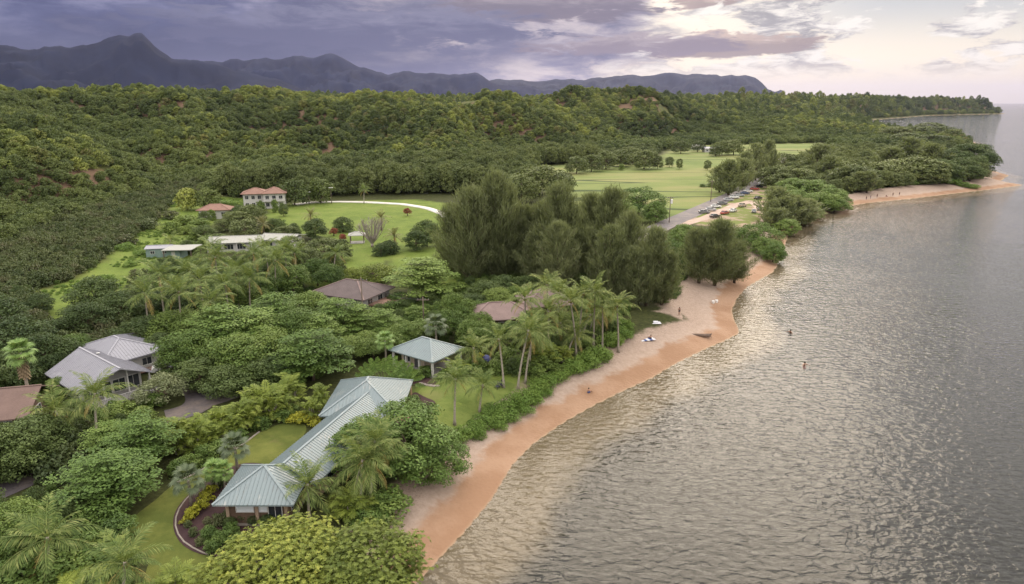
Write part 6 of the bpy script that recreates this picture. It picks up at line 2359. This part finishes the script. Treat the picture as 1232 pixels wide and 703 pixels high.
# --- the ironwood stand
many('ironwood', [(544, 244, 18, 52), (566, 222, 23, 62), (592, 205, 26, 66), (618, 218, 23, 60), (604, 252, 17, 50), (562, 266, 14, 46), (634, 246, 18, 44)], 'in the stand by the park')
many('ironwood', [(658, 240, 19, 60), (684, 220, 24, 70), (712, 232, 21, 56), (736, 226, 23, 64), (762, 254, 19, 56), (782, 272, 17, 54), (646, 274, 14, 48), (672, 266, 17, 56), (706, 272, 15, 50), (736, 270, 17, 54), (800, 300, 12, 44), (764, 296, 13, 48), (695, 246, 19, 52)], 'in the stand by the road')
many('far_tree', [(650, 196, 14, 60), (628, 206, 13, 44), (604, 204, 12, 40), (676, 206, 11, 40)], 'behind the tops of the ironwood stand')
many('milo', [(770, 222, 11, 64), (748, 236, 9, 44), (790, 240, 8, 34)], 'between the ironwoods and the pasture')
# --- the point and the coast beyond
many('broad', [(566, 384, 5.5, 44), (592, 388, 5.0, 44), (616, 386, 4.5, 36), (640, 372, 5.0, 34), (580, 376, 5.5, 40)], 'screening the mauve-roofed house')
many('far_ironwood', [(946, 236, 11, 46), (972, 238, 9.5, 40), (930, 250, 8, 34)], 'at the water past the point')
many('milo', [(990, 228, 8, 46), (1005, 238, 5.5, 38), (976, 246, 5, 36), (932, 290, 6, 34), (948, 262, 6, 34)], 'at the water past the point')
T('ironwood', 866, 262, 16.5, 62, 'overhanging the sandy point')
T('ironwood', 846, 274, 13.5, 48, 'leaning beside the sandy point')
T('ironwood', 888, 288, 11.0, 44, 'over the water by the sandy point')
many('milo', [(914, 266, 8.5, 52), (922, 284, 6.0, 38)], 'with its boughs over the water')
many('milo', [(822, 268, 8.0, 44), (806, 286, 7.5, 42), (840, 272, 6, 34)], 'behind the sandy point near the road')
many('far_ironwood', [(938, 224, 13, 46), (955, 234, 11, 42), (930, 240, 9.5, 30), (968, 240, 9.5, 36), (940, 250, 8, 34)], 'on the shore beyond the parked cars')
many('milo', [(975, 214, 9.5, 56), (1000, 218, 8.5, 44), (956, 212, 9, 44), (984, 230, 7, 46), (1006, 234, 6, 34), (960, 226, 7, 40)], 'mounded above the curving shore')
many('far_ironwood', [(880, 192, 16, 40), (896, 190, 15, 30), (868, 198, 13, 28), (913, 172, 20, 30), (925, 168, 21, 26), (932, 180, 18, 20), (900, 182, 17, 30)], 'in the roadside stand by the pasture')
many('far_tree', [(940, 196, 12, 44), (962, 200, 11, 40), (925, 200, 9, 30), (946, 182, 12, 38), (942, 206, 9, 34)], 'beyond the roadside ironwoods')
many('far_tree', [(1030, 196, 12, 50), (1058, 192, 12, 50), (1085, 188, 13, 56), (1112, 186, 14, 56), (1040, 200, 10, 42), (1070, 196, 10, 42), (1100, 194, 11, 44), (1128, 192, 12, 44), (1010, 190, 12, 46), (1022, 200, 9.5, 40), (1086, 201, 8.5, 34), (1056, 203, 8.5, 32), (1114, 200, 9, 34)], 'on the wooded spit')
many('far_ironwood', [(984, 172, 18, 44), (1000, 186, 14, 40), (1020, 199, 11, 36), (1046, 205, 10, 30), (1096, 164, 19, 50), (1070, 176, 16, 44), (1124, 172, 18, 46), (1034, 206, 9.5, 30)], 'standing over the spit woods')
many('dark', [(1166, 170, 17, 46), (1180, 172, 16, 44), (1150, 178, 15, 46), (1188, 182, 13, 28), (1160, 188, 12, 38), (1136, 190, 12, 40), (1176, 186, 12, 34), (1146, 196, 10, 34), (1170, 198, 8.5, 30)], 'at the tip of the wooded spit')
many('beach_bush', [(1078, 215, 3.0, 26), (1092, 214, 3.0, 26), (1106, 213.5, 3.0, 24), (1120, 213.5, 3.0, 22), (1134, 213.5, 2.8, 22), (1148, 214, 2.6, 20), (1066, 217, 2.6, 18), (1160, 215, 2.4, 18), (1172, 216, 2.2, 18)], 'at the back of the far beach')
many('far_tree', [(1136, 150, 14, 34), (1148, 154, 13, 26), (1120, 146, 14, 36), (1104, 150, 13, 36), (1124, 160, 13, 40), (1094, 158, 13, 40), (1078, 150, 13, 40)], 'on the dark wooded shoulder behind the spit')
# --- pasture edge
many('far_tree', [(776, 178, 13, 34), (762, 176, 12, 28), (792, 186, 9, 14), (748, 178, 12, 28), (730, 180, 12, 30), (712, 184, 11, 28), (694, 186, 11, 28), (806, 188, 7, 12), (818, 190, 7, 10), (852, 192, 6.5, 9), (870, 168, 12, 24), (884, 166, 13, 26), (862, 172, 10, 20), (840, 168, 10, 20), (820, 168, 11, 22)], 'at the edge of the pasture')
many('shrub', [(748, 197, 4, 8), (768, 193, 4.5, 9), (856, 220, 2, 12), (846, 221, 1.6, 10)], 'alone in the open pasture')
many('hill_tree', [(222, 226, 8.5, 30), (246, 224, 9, 30), (352, 214, 11, 34), (384, 212, 11, 34)], 'at the foot of the wooded hill')
many('scrub', [(205, 252, 3.5, 20), (178, 262, 3.5, 24), (150, 280, 3.5, 26)], 'at the edge of the upper meadow')

# ------------------------------------------------------------------ the wooded hillside, scrub slope and undergrowth
keep_clear = [(-26.2, 64.2, 6), (-22, 75, 6), (-19.8, 86.5, 8), (-13.3, 107, 7), (-62, 95, 9)] + [(o.location.x, o.location.y, r) for o in bpy.data.objects for n, r in
              (('grey_roof', 9), ('brown_roof', 9), ('slate_roof', 10), ('palm_grove', 11), ('white_roof', 17), ('red_roof', 11), ('green_shed', 5), ('carport', 5), ('garden_pav', 4), ('farm_shed', 10), ('camp_sh', 5)) if o.name.startswith(n)]


def clear_of(x, y, extra=0.0):
    ok = np.ones(len(x), bool)
    for cx, cy, r in keep_clear:
        ok &= (x - cx) ** 2 + (y - cy) ** 2 > (r + extra) ** 2
    return ok


def make_woods():
    rng = np.random.default_rng(77)
    # hill woods
    P, S, Q, I = [], [], [], []
    for x0, x1, y0, y1, step, sc in ((-420, 420, 120, 560, 4.5, 0.80), (-760, 620, 430, 1000, 5.3, 0.90), (-1100, 900, 900, 1500, 8.0, 1.1), (-900, 2100, 1400, 3000, 15.0, 1.9)):
        x, y = jitter_grid(x0, x1, y0, y1, step, int(step * 10))
        r = np.hypot(x, y)
        lim = {4.5: (0, 560), 5.3: (560, 1000), 8.0: (1000, 1520), 15.0: (1520, 3750)}[step]
        m = (r >= lim[0]) & (r < lim[1]) & (np.abs(x) < y * 0.95 + 40)
        x, y, r = x[m], y[m], r[m]
        d = coast_dist(x, y)
        t, zc, _ = hill_t(x, y)
        m = (d > 10) & (t > 0.0) & ~in_polys(meadow_polys, x, y, 2) & ~in_polys(pasture_polys, x, y, 6)
        # the scrub slope has its own cover
        u = 616 + 848 * x / np.maximum(y, 1)
        m &= ~((u < 235) & (t < 0.20 + 0.06 * fbm(x / 40, y / 40, 3, 2)))
        # bare patches and the open plateau
        bare = fbm(x / 60, y / 75, 61, 3)
        m &= ~((bare > 0.40) & (t > 0.25) & (t < 0.95) & (u > 270))
        open_top = fbm(x / 130, y / 160, 67, 2)
        m &= ~((t > 1.04) & (open_top > -0.02) & (r < 1250))
        x, y, d, t = x[m], y[m], d[m], t[m]
        z = ground_z(x, y, d)
        n = len(x)
        s = sc * rng.uniform(0.65, 1.25, n) * np.where(t < 0.13, 1.25, 1.0)
        s = s * np.where(bare[m] > 0.3, 0.85, 1.0) * np.where((t > 0.9) & (t < 1.4), 0.75, 1.0)
        tall = np.where((t > 0.95) & (rng.random(n) < 0.14), 1.7, 1.0)
        P.append(np.column_stack([x, y, z - 0.3]))
        S.append(np.column_stack([s, s, s * rng.uniform(0.75, 1.15, n) * tall]))
        Q.append(np.column_stack([rng.normal(size=n) * 0.08, rng.normal(size=n) * 0.08, rng.uniform(0, 6.28, n)]))
        rel = fbm(x / 190 + 3.3, y / 230, 11, 4) * 62 + np.abs(fbm(x / 105, y / 130, 23, 3)) * -52 + 9 + rng.normal(size=n) * 5
        I.append(rng.integers(0, 2, n) + np.where((rel < -2) | (t < 0.12), 2, 0))  # hill relief painted by leaf tone: bright on ridges, dark in gullies
    P, S, Q, I = map(np.concatenate, (P, S, Q, I))
    print('hill trees', len(P))
    scatter('hillside_forest', 'unbroken woodland covering the hills behind the bay', P, S, Q, I, CROWNS['hill_tree'][:4], 'forest')
    # low woods on the flat between hill foot and coast that no single tree above fills
    x, y = jitter_grid(40, 620, 330, 1100, 6.8, 5)
    d = coast_dist(x, y)
    t, _, r = hill_t(x, y)
    u = 616 + 848 * x / y
    m = (d > 14) & (t <= 0.02) & ~in_polys(pasture_polys, x, y, 5) & ~in_polys([parking_poly], x, y, 6) & (u > 700)
    m &= edge_dist(np.array(ROAD), x, y, False) > 7
    x, y, d = x[m], y[m], d[m]
    n = len(x)
    s = rng.uniform(0.6, 1.1, n)
    src = rng.integers(0, 2, n)
    scatter('coastal_woodland', 'low coastal woodland filling the spit and hill foot', np.column_stack([x, y, ground_z(x, y, d) - 0.2]), np.column_stack([s, s, s * rng.uniform(0.7, 1.05, n)]),
            np.column_stack([x * 0, x * 0, rng.uniform(0, 6.28, n)]), src, CROWNS['far_tree'][:2], 'woodland')
    x, y = jitter_grid(-200, 80, 270, 560, 5.6, 15)
    d = coast_dist(x, y)
    t, _, r = hill_t(x, y)
    u = 616 + 848 * x / y
    m = (t <= 0.03) & ~in_polys(meadow_polys, x, y, 3) & ~in_polys(pasture_polys, x, y, 6) & (u > 230) & (u < 720) & (r > 322)
    x, y, d = x[m], y[m], d[m]
    n = len(x)
    s = rng.uniform(0.9, 1.45, n)
    scatter('valley_woodland', 'tall dark woodland behind the park lawn', np.column_stack([x, y, ground_z(x, y, d) - 0.2]), np.column_stack([s * 0.85, s * 0.85, s * rng.uniform(0.9, 1.3, n)]),
            np.column_stack([x * 0, x * 0, rng.uniform(0, 6.28, n)]), rng.integers(0, 2, n), CROWNS['far_tree'][:2], 'woodland')
    # scrub slope on the landward side of the meadow
    x, y = jitter_grid(-330, -20, 70, 430, 2.35, 6)
    d = coast_dist(x, y)
    t, _, r = hill_t(x, y)
    u = 616 + 848 * x / np.maximum(y, 1)
    m = (u < 240) & (u > -160) & (t > -0.10) & (t < 0.24) & ~in_polys(meadow_polys, x, y, 0.5) & clear_of(x, y, 2)
    x, y, d = x[m], y[m], d[m]
    n = len(x)
    s = rng.uniform(0.55, 1.2, n)
    print('scrub', n)
    scatter('hillside_scrub', 'tangled brown-green scrub covering the slope above the meadow', np.column_stack([x, y, ground_z(x, y, d) - 0.25]), np.column_stack([s, s, s * rng.uniform(0.8, 1.3, n)]),
            np.column_stack([x * 0, x * 0, rng.uniform(0, 6.28, n)]), rng.integers(0, 3, n), CROWNS['scrub'][:3], 'scrub')
    # long grass standing in tufts over the meadow
    x, y = jitter_grid(-190, -40, 120, 330, 1.5, 18)
    m = in_polys(meadow_polys[:1], x, y) & clear_of(x, y, -2) & (fbm(x / 14, y / 14, 91, 3) > -0.02)
    x, y = x[m], y[m]
    n = len(x)
    s = rng.uniform(0.16, 0.42, n)
    scatter('meadow_grass', 'tufts of long grass over the upper meadow', np.column_stack([x, y, ground_z(x, y) - 0.05]), np.column_stack([s, s, s * rng.uniform(0.6, 1.1, n)]),
            np.column_stack([x * 0, x * 0, rng.uniform(0, 6.28, n)]), rng.integers(0, 3, n), CROWNS['beach_bush'][:3], 'grass')
    # undergrowth between the garden trees
    belts = [px_poly(p) for p in ([(60, 330), (170, 300), (330, 300), (410, 305), (382, 345), (480, 372), (560, 345), (640, 335), (740, 335), (760, 380), (735, 395), (640, 420), (560, 420), (480, 402), (430, 415), (392, 448), (330, 480), (270, 465), (185, 440), (180, 395), (100, 395)],
                                  [(-60, 340), (40, 350), (90, 395), (70, 440), (60, 470), (-60, 470)], [(-60, 500), (60, 492), (90, 486), (210, 496), (210, 560), (140, 540), (70, 545), (-60, 590)],
                                  [(-40, 620), (60, 590), (120, 600), (150, 640), (115, 670), (160, 665), (170, 735), (-60, 735)], [(430, 612), (400, 600), (440, 500), (520, 500), (560, 525), (540, 560), (480, 620)],
                                  [(560, 450), (640, 425), (680, 410), (740, 380), (745, 400), (690, 440), (620, 470)], [(530, 340), (560, 320), (640, 300), (800, 300), (870, 335), (800, 365), (640, 345)])]
    x, y = jitter_grid(-150, 70, 30, 260, 1.75, 8)
    d = coast_dist(x, y)
    ok = in_polys(belts, x, y) & (d > 12) & clear_of(x, y) & ~in_polys([lawn_a, lawn_b, lawn_c, lawn_d, bed, bed2, bed3], x, y, 0.9) & ~in_polys(meadow_polys[:2], x, y, 1)
    for line in (g2([(-40, 606), (10, 588), (45, 571), (72, 556), (85, 545)]), g2([(196, 449), (214, 452), (232, 462), (246, 474), (246, 486), (226, 498), (190, 503)]), g2([(243, 487), (262, 481), (284, 475), (300, 468)])):
        ok &= edge_dist(np.array(line), x, y, False) > 3.4
    x, y, d = x[ok], y[ok], d[ok]
    n = len(x)
    s = rng.uniform(0.35, 0.85, n)
    src = CROWNS['shrub'][:2] + CROWNS['clipped_bush'][:1]
    print('undergrowth', n)
    scatter('undergrowth', 'mixed low undergrowth between the garden trees', np.column_stack([x, y, ground_z(x, y, d) - 0.15]), np.column_stack([s, s, s * rng.uniform(0.7, 1.2, n)]),
            np.column_stack([x * 0, x * 0, rng.uniform(0, 6.28, n)]), rng.choice([0, 0, 1, 1, 2], n), src, 'undergrowth')


make_woods()


# ------------------------------------------------------------------ look-alikes told apart by what they stand nearest to
ORD = ('', 'second ', 'third ', 'fourth ', 'fifth ', 'sixth ', 'seventh ', 'eighth ', 'ninth ', 'tenth ', 'eleventh ', 'twelfth ', 'thirteenth ', 'fourteenth ', 'fifteenth ', 'sixteenth ',
       'seventeenth ', 'eighteenth ', 'nineteenth ', 'twentieth ', 'twenty-first ', 'twenty-second ', 'twenty-third ', 'twenty-fourth ', 'twenty-fifth ', 'twenty-sixth ', 'twenty-seventh ', 'twenty-eighth ', 'twenty-ninth ', 'thirtieth ')
MARKS = {'beach_house': 'beach house', 'cottage': 'cottage', 'grey_roof_house': 'grey-roofed house', 'brown_roof_house': 'brown-roofed house', 'slate_roof_house': 'slate-roofed house', 'palm_grove_house': 'mauve-roofed house',
         'white_roof_house': 'white-roofed house', 'red_roof_villa': 'villa', 'green_shed': 'green shed', 'garden_pavilion': 'garden pavilion', 'camp_shelter': 'camp shelter', 'driftwood_log': 'driftwood log'}


def single_out():
    groups = {}
    for o in bpy.data.objects:
        if o.parent is None and 'category' in o and 'group' in o:
            groups.setdefault(o['label'], []).append(o)
    marks = {v: bpy.data.objects[k].location for k, v in MARKS.items()}
    long = []
    for lab, obs in groups.items():
        if len(obs) < 2 or len(obs) > len(ORD):
            continue
        c = sum((o.location for o in obs), Vector()) / len(obs)
        mk = min(marks, key=lambda m: (marks[m] - c).length)
        obs.sort(key=lambda o: (o.location - marks[mk]).length)
        for i, o in enumerate(obs):
            new = f'{lab}, {ORD[i]}nearest the {mk}'
            if len(new.split()) > 16:
                long.append(new)
            o['label'] = new
    for l in sorted(set(re_.split(',')[0] for re_ in long)):
        print('LONG', l)


single_out()
